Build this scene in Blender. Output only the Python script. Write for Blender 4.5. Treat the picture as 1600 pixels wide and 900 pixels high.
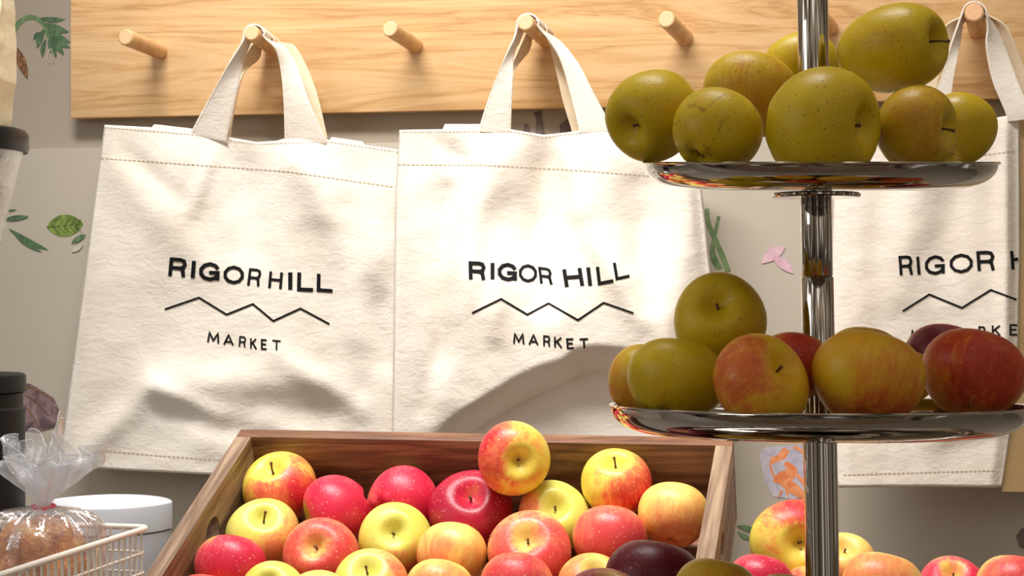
import bpy, bmesh, math, random
from mathutils import Vector, Matrix, Quaternion, noise as mnoise

S = bpy.context.scene
for o in list(bpy.data.objects):
    bpy.data.objects.remove(o)
COL = S.collection
PI = math.pi
F = 2800.0                      # focal length in pixels of the 1600 px wide frame
YAW = math.radians(12.0)
SN, CS = math.sin(YAW), math.cos(YAW)
CAM = Vector((0, 0, 1.35))
FWD = Vector((-SN, CS, 0)); RGT = Vector((CS, SN, 0)); UP = Vector((0, 0, 1))

# ------------------------------------------------------------------ camera
cd = bpy.data.cameras.new('camera'); cam = bpy.data.objects.new('camera', cd); COL.objects.link(cam)
cam.location = CAM; cam.rotation_euler = (PI/2, 0, YAW)
cd.sensor_width = 36; cd.lens = 36*F/1600; cd.clip_start = 0.05
S.camera = cam

# ------------------------------------------------------------------ world, lights, exposure
S.view_settings.view_transform = 'Standard'; S.view_settings.look = 'None'
S.view_settings.gamma = 1; S.view_settings.use_curve_mapping = False
S.view_settings.exposure = 0.0
W = bpy.data.worlds.new('world'); S.world = W; W.use_nodes = True
nt = W.node_tree; nt.nodes.clear()
wo = nt.nodes.new('ShaderNodeOutputWorld'); bg = nt.nodes.new('ShaderNodeBackground')
tc = nt.nodes.new('ShaderNodeTexCoord'); sp = nt.nodes.new('ShaderNodeSeparateXYZ')
nt.links.new(tc.outputs['Generated'], sp.inputs[0])
mp = nt.nodes.new('ShaderNodeMapping'); mp.inputs['Scale'].default_value = (4.5, 4.5, 1.1)
nt.links.new(tc.outputs['Generated'], mp.inputs[0])
nz = nt.nodes.new('ShaderNodeTexNoise'); nz.inputs['Scale'].default_value = 1.0; nz.inputs['Detail'].default_value = 1
nt.links.new(mp.outputs[0], nz.inputs['Vector'])
rp = nt.nodes.new('ShaderNodeValToRGB'); nt.links.new(nz.outputs['Fac'], rp.inputs[0])
e = rp.color_ramp.elements
e[0].position = .36; e[0].color = (.05, .042, .035, 1)
e[1].position = .50; e[1].color = (.37, .29, .205, 1)
x = e.new(.60); x.color = (.78, .67, .53, 1)
x = e.new(.66); x.color = (2.3, 2.25, 2.2, 1)
zr_ = nt.nodes.new('ShaderNodeMapRange'); nt.links.new(sp.outputs[2], zr_.inputs[0])
for k_, v_ in ((1, -.35), (2, .30), (3, .22), (4, 1.0)): zr_.inputs[k_].default_value = v_
zm = nt.nodes.new('ShaderNodeMix'); zm.data_type = 'RGBA'; zm.blend_type = 'MULTIPLY'; zm.inputs[0].default_value = 1
nt.links.new(rp.outputs[0], zm.inputs[6]); nt.links.new(zr_.outputs[0], zm.inputs[7])
nt.links.new(zm.outputs[2], bg.inputs[0]); bg.inputs[1].default_value = 0.78
nt.links.new(bg.outputs[0], wo.inputs[0])

def area(name, loc, target, sx, sy, power, col, spread=180):
    l = bpy.data.lights.new(name, 'AREA'); l.shape = 'RECTANGLE'; l.size = sx; l.size_y = sy
    l.energy = power; l.color = col; l.spread = math.radians(spread)
    o = bpy.data.objects.new(name, l); COL.objects.link(o); o.location = loc
    o.rotation_euler = (Vector(target)-Vector(loc)).to_track_quat('-Z', 'Y').to_euler()
    return o
area('ceiling_track_light', (-0.55, 1.55, 2.45), (-.42, 1.97, 1.2), 1.15, .10, 9.4, (1, .985, .965), 82)
area('front_fill_light', (-2.6, -0.2, 2.1), (-.5, 2.1, 1.2), 1.2, 1.2, 5, (.93, .96, 1), 120)  # added cool fill lamp, out of view to the left of the camera

# ------------------------------------------------------------------ projection helpers
def PD(px, py, d):
    """point seen at pixel px,py at depth d"""
    return CAM + FWD*d + RGT*(d*(px-800)/F) + UP*(d*(450-py)/F)
def PY(px, py, Y):
    """point seen at pixel px,py on the plane y = Y (parallel to the wall)"""
    return PD(px, py, Y/(CS+SN*(px-800)/F))

def lin(c):
    r = []
    for v in c[:3]:
        v /= 255.0
        r.append(v/12.92 if v <= .04045 else ((v+.055)/1.055)**2.4)
    return (r[0], r[1], r[2], 1)

# ------------------------------------------------------------------ object helpers
def link(name, me, parent=None):
    o = bpy.data.objects.new(name, me); COL.objects.link(o)
    if parent: o.parent = parent
    return o
def tag(o, label=None, cat=None, group=None, kind=None):
    if label: o['label'] = label
    if cat: o['category'] = cat
    if group: o['group'] = group
    if kind: o['kind'] = kind
    return o
def empty(name, loc=(0, 0, 0), rot=(0, 0, 0)):
    o = bpy.data.objects.new(name, None); COL.objects.link(o)
    o.location = loc; o.rotation_euler = rot; o.empty_display_size = .02
    return o
def mesh(name, verts, faces, mat, parent=None, smooth=False, rel=True):
    me = bpy.data.meshes.new(name); me.from_pydata([tuple(v) for v in verts], [], faces); me.update()
    me.materials.append(mat)
    if smooth:
        for p in me.polygons: p.use_smooth = True
    return link(name, me, parent)
def from_bm(name, bm, mat, parent=None, smooth=False, auto=None):
    bmesh.ops.recalc_face_normals(bm, faces=bm.faces)
    me = bpy.data.meshes.new(name); bm.to_mesh(me); bm.free(); me.materials.append(mat)
    if smooth:
        for p in me.polygons: p.use_smooth = True
        if auto is not None: me.set_sharp_from_angle(angle=math.radians(auto))
    return link(name, me, parent)
def bm_box(bm, lo, hi, bevel=0, M=None):
    r = bmesh.ops.create_cube(bm, size=1); vs = r['verts']
    for v in vs:
        v.co = Vector([(lo[i]+hi[i])/2 + v.co[i]*(hi[i]-lo[i]) for i in range(3)])
    if bevel:
        es = list({e for v in vs for e in v.link_edges})
        r2 = bmesh.ops.bevel(bm, geom=es, offset=bevel, segments=2, affect='EDGES', profile=.5)
        vs = list({v for f in r2['faces'] for v in f.verts} | {v for v in vs if v.is_valid})
    if M:
        for v in vs: v.co = M @ v.co
def box(name, lo, hi, mat, parent=None, bevel=0):
    bm = bmesh.new(); bm_box(bm, lo, hi, bevel)
    return from_bm(name, bm, mat, parent, smooth=bevel > 0, auto=35)
def bm_lathe(bm, prof, n=64, closed=False, c=(0, 0)):
    rings = []
    for r, z in prof:
        if r < 1e-6: rings.append([bm.verts.new((c[0], c[1], z))])
        else: rings.append([bm.verts.new((c[0]+r*math.cos(2*PI*i/n), c[1]+r*math.sin(2*PI*i/n), z)) for i in range(n)])
    pr = list(zip(rings, rings[1:])) + ([(rings[-1], rings[0])] if closed else [])
    for a, b in pr:
        for i in range(n):
            j = (i+1) % n
            if len(a) == 1 and len(b) == 1: continue
            if len(a) == 1: bm.faces.new((a[0], b[j], b[i]))
            elif len(b) == 1: bm.faces.new((a[i], a[j], b[0]))
            else: bm.faces.new((a[i], a[j], b[j], b[i]))
def lathe(name, prof, mat, parent=None, n=64, closed=False, auto=40):
    bm = bmesh.new(); bm_lathe(bm, prof, n, closed)
    return from_bm(name, bm, mat, parent, True, auto)
def bm_tube(bm, pts, rad, n=10, cap=True):
    pts = [Vector(p) for p in pts]; rings = []
    rad = rad if isinstance(rad, (list, tuple)) else [rad]*len(pts)
    t0 = (pts[1]-pts[0]).normalized(); up = t0.orthogonal().normalized()
    for i, p in enumerate(pts):
        t = (pts[min(i+1, len(pts)-1)]-pts[max(i-1, 0)]).normalized()
        up = (up - t*up.dot(t)).normalized(); b = t.cross(up)
        rings.append([bm.verts.new(p+(up*math.cos(2*PI*k/n)+b*math.sin(2*PI*k/n))*rad[i]) for k in range(n)])
    for a, b in zip(rings, rings[1:]):
        for k in range(n): bm.faces.new((a[k], a[(k+1) % n], b[(k+1) % n], b[k]))
    if cap:
        bm.faces.new(rings[0][::-1]); bm.faces.new(rings[-1])
def tube(name, pts, rad, mat, parent=None, n=10):
    bm = bmesh.new(); bm_tube(bm, pts, rad, n)
    return from_bm(name, bm, mat, parent, True, 50)
def cat(ps, n=6):
    """Catmull-Rom through a list of vectors"""
    out = []
    for i in range(len(ps)-1):
        p0, p1, p2, p3 = ps[max(i-1, 0)], ps[i], ps[i+1], ps[min(i+2, len(ps)-1)]
        for k in range(n):
            t = k/n
            out.append(.5*((2*p1)+(p2-p0)*t+(2*p0-5*p1+4*p2-p3)*t*t+(3*p1-p0-3*p2+p3)*t**3))
    out.append(ps[-1]); return out

# ------------------------------------------------------------------ material helpers
class NT:
    def __init__(s, name):
        s.m = bpy.data.materials.new(name); s.m.use_nodes = True; s.t = s.m.node_tree
        s.b = s.t.nodes['Principled BSDF']; s.out = s.t.nodes['Material Output']
    def n(s, typ, **kw):
        nd = s.t.nodes.new('ShaderNode'+typ)
        for k, v in kw.items():
            if k in nd.inputs.keys(): s.put(nd.inputs[k], v)
            else: setattr(nd, k, v)
        return nd
    def put(s, sock, v):
        if isinstance(v, bpy.types.NodeSocket): s.t.links.new(v, sock)
        else: sock.default_value = v
    def math(s, op, a, b=0.0, c=None):
        nd = s.t.nodes.new('ShaderNodeMath'); nd.operation = op
        s.put(nd.inputs[0], a); s.put(nd.inputs[1], b)
        if c is not None: s.put(nd.inputs[2], c)
        return nd.outputs[0]
    def coord(s, scale=(1, 1, 1), loc=(0, 0, 0)):
        t = s.n('TexCoord'); m = s.n('Mapping'); m.inputs['Scale'].default_value = scale; m.inputs['Location'].default_value = loc
        s.t.links.new(t.outputs['Object'], m.inputs[0]); return m.outputs[0]
    def noise(s, vec, scale, detail=3, rough=.5, dist=0):
        nd = s.n('TexNoise'); s.put(nd.inputs['Vector'], vec)
        nd.inputs['Scale'].default_value = scale; nd.inputs['Detail'].default_value = detail
        nd.inputs['Roughness'].default_value = rough; nd.inputs['Distortion'].default_value = dist
        return nd.outputs['Fac']
    def ramp(s, fac, stops, interp='LINEAR'):
        nd = s.n('ValToRGB'); s.put(nd.inputs[0], fac); cr = nd.color_ramp; cr.interpolation = interp
        while len(cr.elements) < len(stops): cr.elements.new(.5)
        for el, (p, c) in zip(cr.elements, stops):
            el.position = p; el.color = c if len(c) == 4 else (*c, 1)
        return nd.outputs[0]
    def mix(s, fac, a, b, mode='MIX'):
        nd = s.n('Mix', data_type='RGBA', blend_type=mode)
        s.put(nd.inputs[0], fac); s.put(nd.inputs[6], a); s.put(nd.inputs[7], b); return nd.outputs[2]
    def bump(s, h, strength, dist):
        nd = s.n('Bump'); nd.inputs['Strength'].default_value = strength; nd.inputs['Distance'].default_value = dist
        s.put(nd.inputs['Height'], h); s.t.links.new(nd.outputs[0], s.b.inputs['Normal']); return nd
    def set(s, **kw):
        for k, v in kw.items(): s.put(s.b.inputs[k.replace('_', ' ')], v)
        return s
K0 = (0, 0, 0, 1); K1 = (1, 1, 1, 1)

def plain(name, col, rough=.5, metal=0, spec=.5, var=.06, vs=30):
    a = NT(name); c = lin(col)
    f = a.noise(a.coord(), vs, 3)
    dk = tuple(v*(1-var) for v in c[:3])+(1,); lt = tuple(min(1, v*(1+var)) for v in c[:3])+(1,)
    a.set(Base_Color=a.ramp(f, [(.3, dk), (.7, lt)]), Roughness=rough, Metallic=metal)
    a.b.inputs['Specular IOR Level'].default_value = spec
    return a.m

def wood(name, cols, axis='X', scale=1.0, rough=.45, bump=.15):
    a = NT(name)
    st = {'X': (1.2, 14, 14), 'Y': (14, 1.2, 14), 'Z': (14, 14, 1.2)}[axis]
    st2 = {'X': (5, 160, 160), 'Y': (160, 5, 160), 'Z': (160, 160, 5)}[axis]
    v = a.coord(tuple(q*scale for q in st))
    f = a.noise(v, 1.0, 5, .6, 1.4)
    w = a.math('FRACT', a.math('MULTIPLY', f, 5.0))
    w = a.math('ABSOLUTE', a.math('SUBTRACT', w, .5))
    fine = a.noise(a.coord(tuple(q*scale for q in st2)), 1.0, 4, .65)
    big = a.noise(a.coord(tuple(q*.35*scale for q in st), (3, 1, 2)), 1.0, 2)
    m = a.math('ADD', a.math('MULTIPLY', w, .75), a.math('MULTIPLY', fine, .5))
    m = a.math('ADD', m, a.math('MULTIPLY', big, .45))
    c = a.ramp(m, [(.35, lin(cols[0])), (.58, lin(cols[1])), (.9, lin(cols[2]))])
    a.set(Base_Color=c, Roughness=rough)
    a.bump(fine, bump, .0006)
    return a.m

def cloth_mat(name, col):
    a = NT(name); v = a.coord()
    n1 = a.noise(v, 9, 4, .6); n2 = a.noise(v, 260, 2, .6); n3 = a.noise(a.coord((1, 1, 2.2)), 55, 5, .62, .6)
    c = lin(col); d = tuple(q*w for q, w in zip(c[:3], (.93, .90, .86)))+(1,)
    a.set(Base_Color=a.ramp(n1, [(.3, d), (.65, c)]), Roughness=.92)
    a.b.inputs['Specular IOR Level'].default_value = .15
    a.b.inputs['Sheen Weight'].default_value = .15
    h = a.math('ADD', a.math('MULTIPLY', n3, 1.0), a.math('MULTIPLY', n2, .22))
    h = a.math('ADD', h, a.math('MULTIPLY', a.noise(a.coord((1, 1, .8)), 16, 4, .55, .9), 1.6))
    a.bump(h, .30, .0035)
    return a.m

M_cloth = cloth_mat('cream_canvas', (241, 232, 219))
M_clothshade = cloth_mat('cream_canvas_shaded', (232, 214, 184))  # same canvas, darker: shade on the rear handles put into the colour
M_thread = plain('thread', (200, 182, 156), .9)
M_ink = plain('black_ink', (18, 17, 18), .75, spec=.2)
M_board = wood('pale_maple', [(186, 134, 78), (220, 174, 118), (234, 194, 142)], 'X', 1.5)
M_peg = wood('peg_maple', [(214, 162, 106), (224, 176, 122), (234, 190, 138)], 'Y', 1.2, .4)
M_pegend = plain('peg_end_grain', (238, 186, 140), .6, var=.12, vs=400)
M_wal = wood('walnut_long', [(72, 44, 30), (118, 78, 54), (156, 112, 82)], 'X', 1.3, .5)
M_waly = wood('walnut_side', [(88, 66, 50), (132, 104, 82), (172, 144, 118)], 'Y', 1.3, .5)
M_wall = plain('painted_wallpaper', (168, 156, 139), .8, var=.03, vs=6)
M_panel = plain('wallpaper_panel', (178, 168, 152), .7, var=.03, vs=5)
M_floor = wood('floor_planks', [(80, 60, 45), (120, 95, 72), (140, 112, 86)], 'Y', .4)
M_counter = plain('counter_stone', (120, 112, 104), .4, var=.2, vs=90)
a = NT('polished_steel')
a.set(Base_Color=(.52, .485, .44, 1), Metallic=1.0, Roughness=a.ramp(a.noise(a.coord(), 40, 4), [(.4, (.03, .03, .03)), (.75, (.09, .09, .09))]))
M_steel = a.m
M_black = plain('matte_black_metal', (27, 27, 29), .55, spec=.3, var=.05)
M_lid = plain('black_plastic', (22, 22, 24), .4, spec=.35)
M_white = plain('white_plastic', (226, 230, 238), .35, var=.015)
M_wire = plain('white_wire', (238, 232, 222), .35, var=.03)
M_red = plain('red_tie', (226, 60, 78), .5)
M_paper = plain('cream_paper', (252, 236, 200), .8, var=.06, vs=25)
M_stem = plain('apple_stem', (98, 66, 36), .8, var=.3, vs=200)
M_calyx = plain('apple_calyx', (70, 56, 36), .9, var=.3, vs=200)

def clear_mat(name, col, base, rough, white=0.0):
    a = NT(name); t = a.t; t.nodes.remove(a.b)
    tr = a.n('BsdfTransparent'); tr.inputs[0].default_value = col
    gl = a.n('BsdfGlossy'); gl.inputs['Roughness'].default_value = rough; gl.inputs[0].default_value = (1, 1, 1, 1)
    fr = a.n('LayerWeight'); fr.inputs[0].default_value = .35
    f = a.math('ADD', a.math('MULTIPLY', fr.outputs['Facing'], .55), base)
    m = a.n('MixShader'); t.links.new(f, m.inputs[0]); t.links.new(tr.outputs[0], m.inputs[1]); t.links.new(gl.outputs[0], m.inputs[2])
    last = m.outputs[0]
    if white:
        df = a.n('BsdfDiffuse'); df.inputs[0].default_value = (.95, .95, .97, 1)
        m2 = a.n('MixShader'); m2.inputs[0].default_value = white
        t.links.new(last, m2.inputs[1]); t.links.new(df.outputs[0], m2.inputs[2]); last = m2.outputs[0]
    n = a.noise(a.coord(), 70, 3, .6, 1.2); bp = a.n('Bump'); bp.inputs['Strength'].default_value = .6; bp.inputs['Distance'].default_value = .004
    t.links.new(n, bp.inputs['Height']); t.links.new(bp.outputs[0], gl.inputs['Normal'])
    t.links.new(last, a.out.inputs[0]); return a.m
M_cello = clear_mat('cellophane', (.98, .98, .98, 1), .06, .14, .04)
M_ruffle = clear_mat('cellophane_ruffle', (.97, .97, .98, 1), .10, .16, .24)
M_clear = clear_mat('clear_plastic', (.90, .89, .87, 1), .05, .06, .05)

# ================================================================== SETTING
YW = 2.25                                   # the wall
zp = PY(95, 232, 2.243).z                   # top of the lower panel
wall = mesh('wall_back', [(-2.2, YW, 0), (1.6, YW, 0), (1.6, YW, 2.6), (-2.2, YW, 2.6), (-2.2, YW+.1, 0), (1.6, YW+.1, 0), (1.6, YW+.1, 2.6), (-2.2, YW+.1, 2.6)],
            [(0, 1, 2, 3), (5, 4, 7, 6), (3, 2, 6, 7), (0, 4, 5, 1), (0, 3, 7, 4), (1, 5, 6, 2)], M_wall)
tag(wall, kind='structure')
panel = box('trim_1', (-2.2, 2.243, 0), (1.6, YW-.0003, zp), M_panel, bevel=.001); tag(panel, kind='structure')
fl = box('floor', (-2.6, -1.2, -.05), (2.0, YW+.1, 0), M_floor); tag(fl, kind='structure')

# printed plants on the wallpaper: flat prints, a hair in front of the paper
def print_mat(name, c1, c2, sc=60):
    a = NT(name)
    a.set(Base_Color=a.ramp(a.noise(a.coord(), sc, 4, .6, .8), [(.38, lin(c1)), (.62, lin(c2))]), Roughness=.75); return a.m
PM = {'green': print_mat('print_green', (84, 112, 74), (122, 148, 100)), 'leaf': print_mat('print_basil', (92, 116, 44), (140, 160, 74)),
      'dark': print_mat('print_dark_green', (64, 92, 62), (90, 120, 84)), 'brown': print_mat('print_brown', (92, 56, 40), (146, 104, 66), 140),
      'vein': print_mat('print_vein', (60, 84, 34), (76, 100, 44)), 'mauve': print_mat('print_mauve', (92, 70, 74), (150, 124, 126), 50),
      'pink': print_mat('print_pink', (206, 160, 176), (226, 192, 200), 120), 'orange': print_mat('print_orange', (232, 128, 74), (244, 164, 112), 90),
      'lilac': print_mat('print_lilac', (176, 168, 186), (204, 198, 206), 60), 'grey': print_mat('print_grey', (96, 84, 80), (120, 106, 98), 60),
      'pale': print_mat('print_pale', (188, 178, 160), (206, 196, 180))}
pk = [0]
def poly(name, pts, mat, par, Y):
    pk[0] += 1
    c = [PY(x, y, Y-.0004-.00006*(pk[0] % 16)) for x, y in pts]
    bm = bmesh.new(); vs = [bm.verts.new(p) for p in c]; f = bm.faces.new(vs)
    bmesh.ops.triangulate(bm, faces=[f], ngon_method='EAR_CLIP')
    return from_bm(name, bm, PM[mat], par)
def leaf_pts(p0, p1, w, bend=0, n=12, sharp=1.0):
    (x0, y0), (x1, y1) = p0, p1; dx, dy = x1-x0, y1-y0; L = math.hypot(dx, dy); nx, ny = -dy/L, dx/L
    a, b = [], []
    for i in range(n+1):
        t = i/n; m = math.sin(PI*t)**sharp; c = bend*4*t*(1-t)
        cx, cy = x0+dx*t+nx*c, y0+dy*t+ny*c
        a.append((cx+nx*w*m/2, cy+ny*w*m/2)); b.append((cx-nx*w*m/2, cy-ny*w*m/2))
    return a + b[-2:0:-1]
def leaf(name, p0, p1, w, mat, par, Y, bend=0, sharp=1.0): return poly(name, leaf_pts(p0, p1, w, bend, sharp=sharp), mat, par, Y)
def strip(name, pts, w0, w1, mat, par, Y):
    ps = cat([Vector((x, y, 0)) for x, y in pts], 6); a, b = [], []
    for i, p in enumerate(ps):
        t = (ps[min(i+1, len(ps)-1)]-ps[max(i-1, 0)]).normalized(); w = w0+(w1-w0)*i/(len(ps)-1)
        a.append((p.x-t.y*w/2, p.y+t.x*w/2)); b.append((p.x+t.y*w/2, p.y-t.x*w/2))
    pk[0] += 1; yy = Y-.0004-.00006*(pk[0] % 16); n = len(a)
    return mesh(name, [PY(x, y, yy) for x, y in a+b], [(i, i+1, n+i+1, n+i) for i in range(n-1)], PM[mat], par)
# drooping herb with a brown bud, upper left
pk[0] = 0; strip('stem_print', [(16, 82), (20, 52), (34, 32), (52, 27), (68, 38), (76, 58)], 9, 6, 'green', wall, YW)
leaf('bud_print', (17, 66), (43, 124), 15, 'brown', wall, YW, -2, .8)
for q in [((60, 28), (102, 30), 9), ((66, 36), (108, 50), 13), ((74, 48), (110, 66), 12), ((70, 44), (58, 76), 10), ((66, 50), (52, 62), 7),
          ((78, 52), (88, 90), 12), ((84, 56), (100, 86), 10), ((90, 60), (109, 74), 8), ((72, 60), (66, 90), 7), ((76, 40), (98, 62), 12)]:
    leaf('leaf_print', q[0], q[1], q[2], 'dark', wall, YW, 2)
strip('root_print', [(78, 76), (74, 90), (79, 100)], 1.6, .8, 'pale', wall, YW)
strip('root_print', [(80, 76), (84, 88), (82, 98)], 1.4, .8, 'pale', wall, YW)
# leaves on the lower panel, left
Y2 = 2.243
leaf('leaf_print', (4, 343), (46, 338), 8, 'dark', panel, Y2)
leaf('leaf_print', (10, 330), (26, 328), 4, 'dark', panel, Y2)
leaf('leaf_print', (13, 357), (76, 391), 9, 'dark', panel, Y2, 3, .7)
leaf('leaf_print', (22, 366), (66, 394), 6, 'dark', panel, Y2, 3, .7)
pk[0] = 0; b_ = leaf('basil_leaf_print', (73, 355), (130, 350), 35, 'leaf', panel, Y2, 0, .7)
strip('vein_print', [(73, 355), (100, 353), (128, 350)], 1.6, .8, 'vein', b_, Y2)
for k in range(5):
    x0 = 82+k*9
    strip('vein_print', [(x0, 354), (x0+5, 347), (x0+9, 342)], 1, .6, 'vein', b_, Y2)
    strip('vein_print', [(x0, 354), (x0+6, 360), (x0+11, 364)], 1, .6, 'vein', b_, Y2)
leaf('leaf_print', (111, 380), (134, 366), 9, 'green', panel, Y2)
leaf('leaf_print', (111, 394), (130, 382), 8, 'pale', panel, Y2)
# mauve cabbage beside the black canister
pk[0] = 0; poly('cabbage_print', [(20, 596), (48, 600), (66, 610), (84, 622), (92, 640), (86, 668), (60, 676), (20, 672)], 'mauve', panel, Y2)
for q in [((40, 604), (88, 630)), ((40, 618), (76, 650)), ((38, 634), (60, 668))]:
    strip('cabbage_rib_print', [q[0], ((q[0][0]+q[1][0])/2, (q[0][1]+q[1][1])/2-4), q[1]], 3, 1, 'brown', panel, Y2)
# stalks, petals and the orange flower between the second and third totes
strip('stalk_print', [(1104, 326), (1108, 352), (1122, 384), (1138, 424)], 7, 9, 'green', panel, Y2)
strip('stalk_print', [(1123, 338), (1118, 362), (1114, 392), (1126, 420)], 5, 7, 'green', panel, Y2)
leaf('leaf_print', (1112, 376), (1120, 422), 9, 'green', panel, Y2, 2)
leaf('petal_print', (1190, 412), (1228, 386), 20, 'pink', panel, Y2, -3)
leaf('petal_print', (1206, 400), (1240, 428), 16, 'pink', panel, Y2, -2)
pk[0] = 0; poly('flower_petal_print', [(1186, 706), (1198, 698), (1262, 696), (1276, 706), (1276, 776), (1236, 780), (1208, 776), (1196, 752), (1190, 728)], 'lilac', panel, Y2)
poly('flower_print', [(1203, 716), (1216, 710), (1224, 699), (1234, 704), (1228, 716), (1214, 722), (1202, 728)], 'orange', panel, Y2)
leaf('flower_print', (1208, 752), (1246, 738), 20, 'orange', panel, Y2, 0, .6)
leaf('flower_print', (1226, 722), (1246, 742), 13, 'orange', panel, Y2, 0, .6)
leaf('flower_print', (1210, 746), (1262, 782), 17, 'orange', panel, Y2, -3, .7)
leaf('flower_print', (1228, 752), (1232, 778), 6, 'orange', panel, Y2)
strip('flower_print', [(1240, 698), (1256, 708), (1270, 730), (1254, 752)], 5, 4, 'orange', panel, Y2)
strip('flower_print', [(1222, 766), (1216, 778)], 4, 1.5, 'orange', panel, Y2)
strip('flower_print', [(1246, 742), (1256, 756), (1264, 776)], 6, 4, 'orange', panel, Y2)
strip('flower_print', [(1204, 728), (1208, 742), (1213, 748)], 3, 4, 'orange', panel, Y2)
leaf('leaf_print', (1150, 822), (1186, 836), 9, 'green', panel, Y2, -3)
leaf('leaf_print', (1152, 830), (1178, 842), 7, 'green', panel, Y2, 3)
poly('dark_flower_print', [(1588, 838), (1596, 826), (1610, 824), (1612, 858), (1594, 856)], 'grey', panel, Y2)
# dark prints seen between the handles, under the board
poly('dark_flower_print', [(834, 176), (846, 172), (847, 186), (851, 208), (836, 210), (838, 190)], 'grey', wall, YW)
poly('dark_flower_print', [(818, 200), (822, 192), (828, 200), (828, 212), (818, 212)], 'grey', wall, YW)
poly('dark_flower_print', [(874, 196), (888, 184), (896, 210), (876, 212)], 'grey', wall, YW)

# ================================================================== COUNTER
ZC = .95
ctr = empty('counter', (-.3, 1.55, 0)); tag(ctr, 'grey stone counter carrying the crates, the basket and the fruit stand', 'counter')
cm = Matrix.Translation((.3, -1.55, 0))
box('worktop', (-2.0, .92-1.55, ZC-.035), (1.8, 2.243-1.55, ZC), M_counter, ctr, .004)
box('cabinet', (-1.95, 1.0-1.55, 0.0), (1.75, 2.24-1.55, ZC-.035), M_waly, ctr, .002)

# ================================================================== PEG RACK
YB = 2.23
rk = empty('peg_rack', (0, YB, 1.45)); tag(rk, 'long pale wooden wall rack with a row of round pegs', 'coat rack')
bl = PY(110, 185, YB)
box('board', (bl.x, 0, bl.z-1.45), (1.2, YW-.0002-YB, bl.z-1.45+.22), M_board, rk, .0015)
YT = 2.145
for (tx, ty, bx, by, rp_) in [(196, 58, 250, 80, 13), (393, 51.5, 427, 76, 12.3), (609, 45, 649, 71, 12.6), (821, 35, 853, 62, 13), (1041, 30, 1070, 59, 13.6), (1277, 23, 1296, 42, 13.6), (1522, 19, 1527, 46, 15)]:
    T = PY(tx, ty, YT); B = PY(bx, by, YB)
    r = rp_/F*(T-CAM).dot(FWD)
    dr = (B-T); L = dr.length
    q = dr.to_track_quat('Z', 'Y')
    pr = [(0, 0), (r*.86, 0), (r*.97, r*.06), (r, r*.18), (r*.99, L+.006), (0, L+.006)]
    o = lathe('peg', pr, M_peg, rk, 40, auto=50); o.location = T-Vector((0, YB, 1.45)); o.rotation_mode = 'QUATERNION'; o.rotation_quaternion = q
    c = lathe('peg_end', [(0, -.0003), (r*.82, -.0003), (r*.82, .0004), (0, .0004)], M_pegend, o, 40); c['label'] = 'pale end grain of the peg'

# ================================================================== TOTES
GLY = {  # strokes in a unit box: x right 0..w, y down 0..1
 'R': (.8, [[(0, 1), (0, 0), (.5, 0), (.68, .06), (.75, .25), (.68, .46), (.5, .52), (0, .52)], [(.5, .52), (.66, .62), (.72, 1)]]),
 'I': (.0, [[(0, 0), (0, 1)]]),
 'G': (1.0, [[(.9, .27), (.78, .1), (.5, 0), (.2, .1), (.02, .35), (.02, .65), (.2, .9), (.5, 1), (.75, .93), (.9, .75), (.92, .56), (.5, .56)], [(.92, .56), (.92, 1)]]),
 'O': (1.05, [[(.52, 0), (.82, .1), (1.0, .35), (1.0, .65), (.82, .9), (.52, 1), (.22, .9), (.04, .65), (.04, .35), (.22, .1), (.52, 0)]]),
 'H': (.7, [[(0, 0), (0, 1)], [(.7, 0), (.7, 1)], [(0, .48), (.7, .48)]]),
 'L': (.6, [[(0, 0), (0, 1), (.62, 1)]]),
 'M': (.9, [[(0, 1), (.08, 0), (.45, .8), (.82, 0), (.9, 1)]]),
 'A': (.8, [[(0, 1), (.4, 0), (.8, 1)], [(.14, .7), (.66, .7)]]),
 'K': (.65, [[(0, 0), (0, 1)], [(.62, 0), (.02, .56)], [(.22, .42), (.66, 1)]]),
 'E': (.6, [[(.6, 0), (0, 0), (0, 1), (.6, 1)], [(0, .48), (.52, .48)]]),
 'T': (.7, [[(0, 0), (.7, 0)], [(.35, 0), (.35, 1)]]),
}
def smooth01(x):
    x = max(0., min(1., x)); return x*x*(3-2*x)

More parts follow.
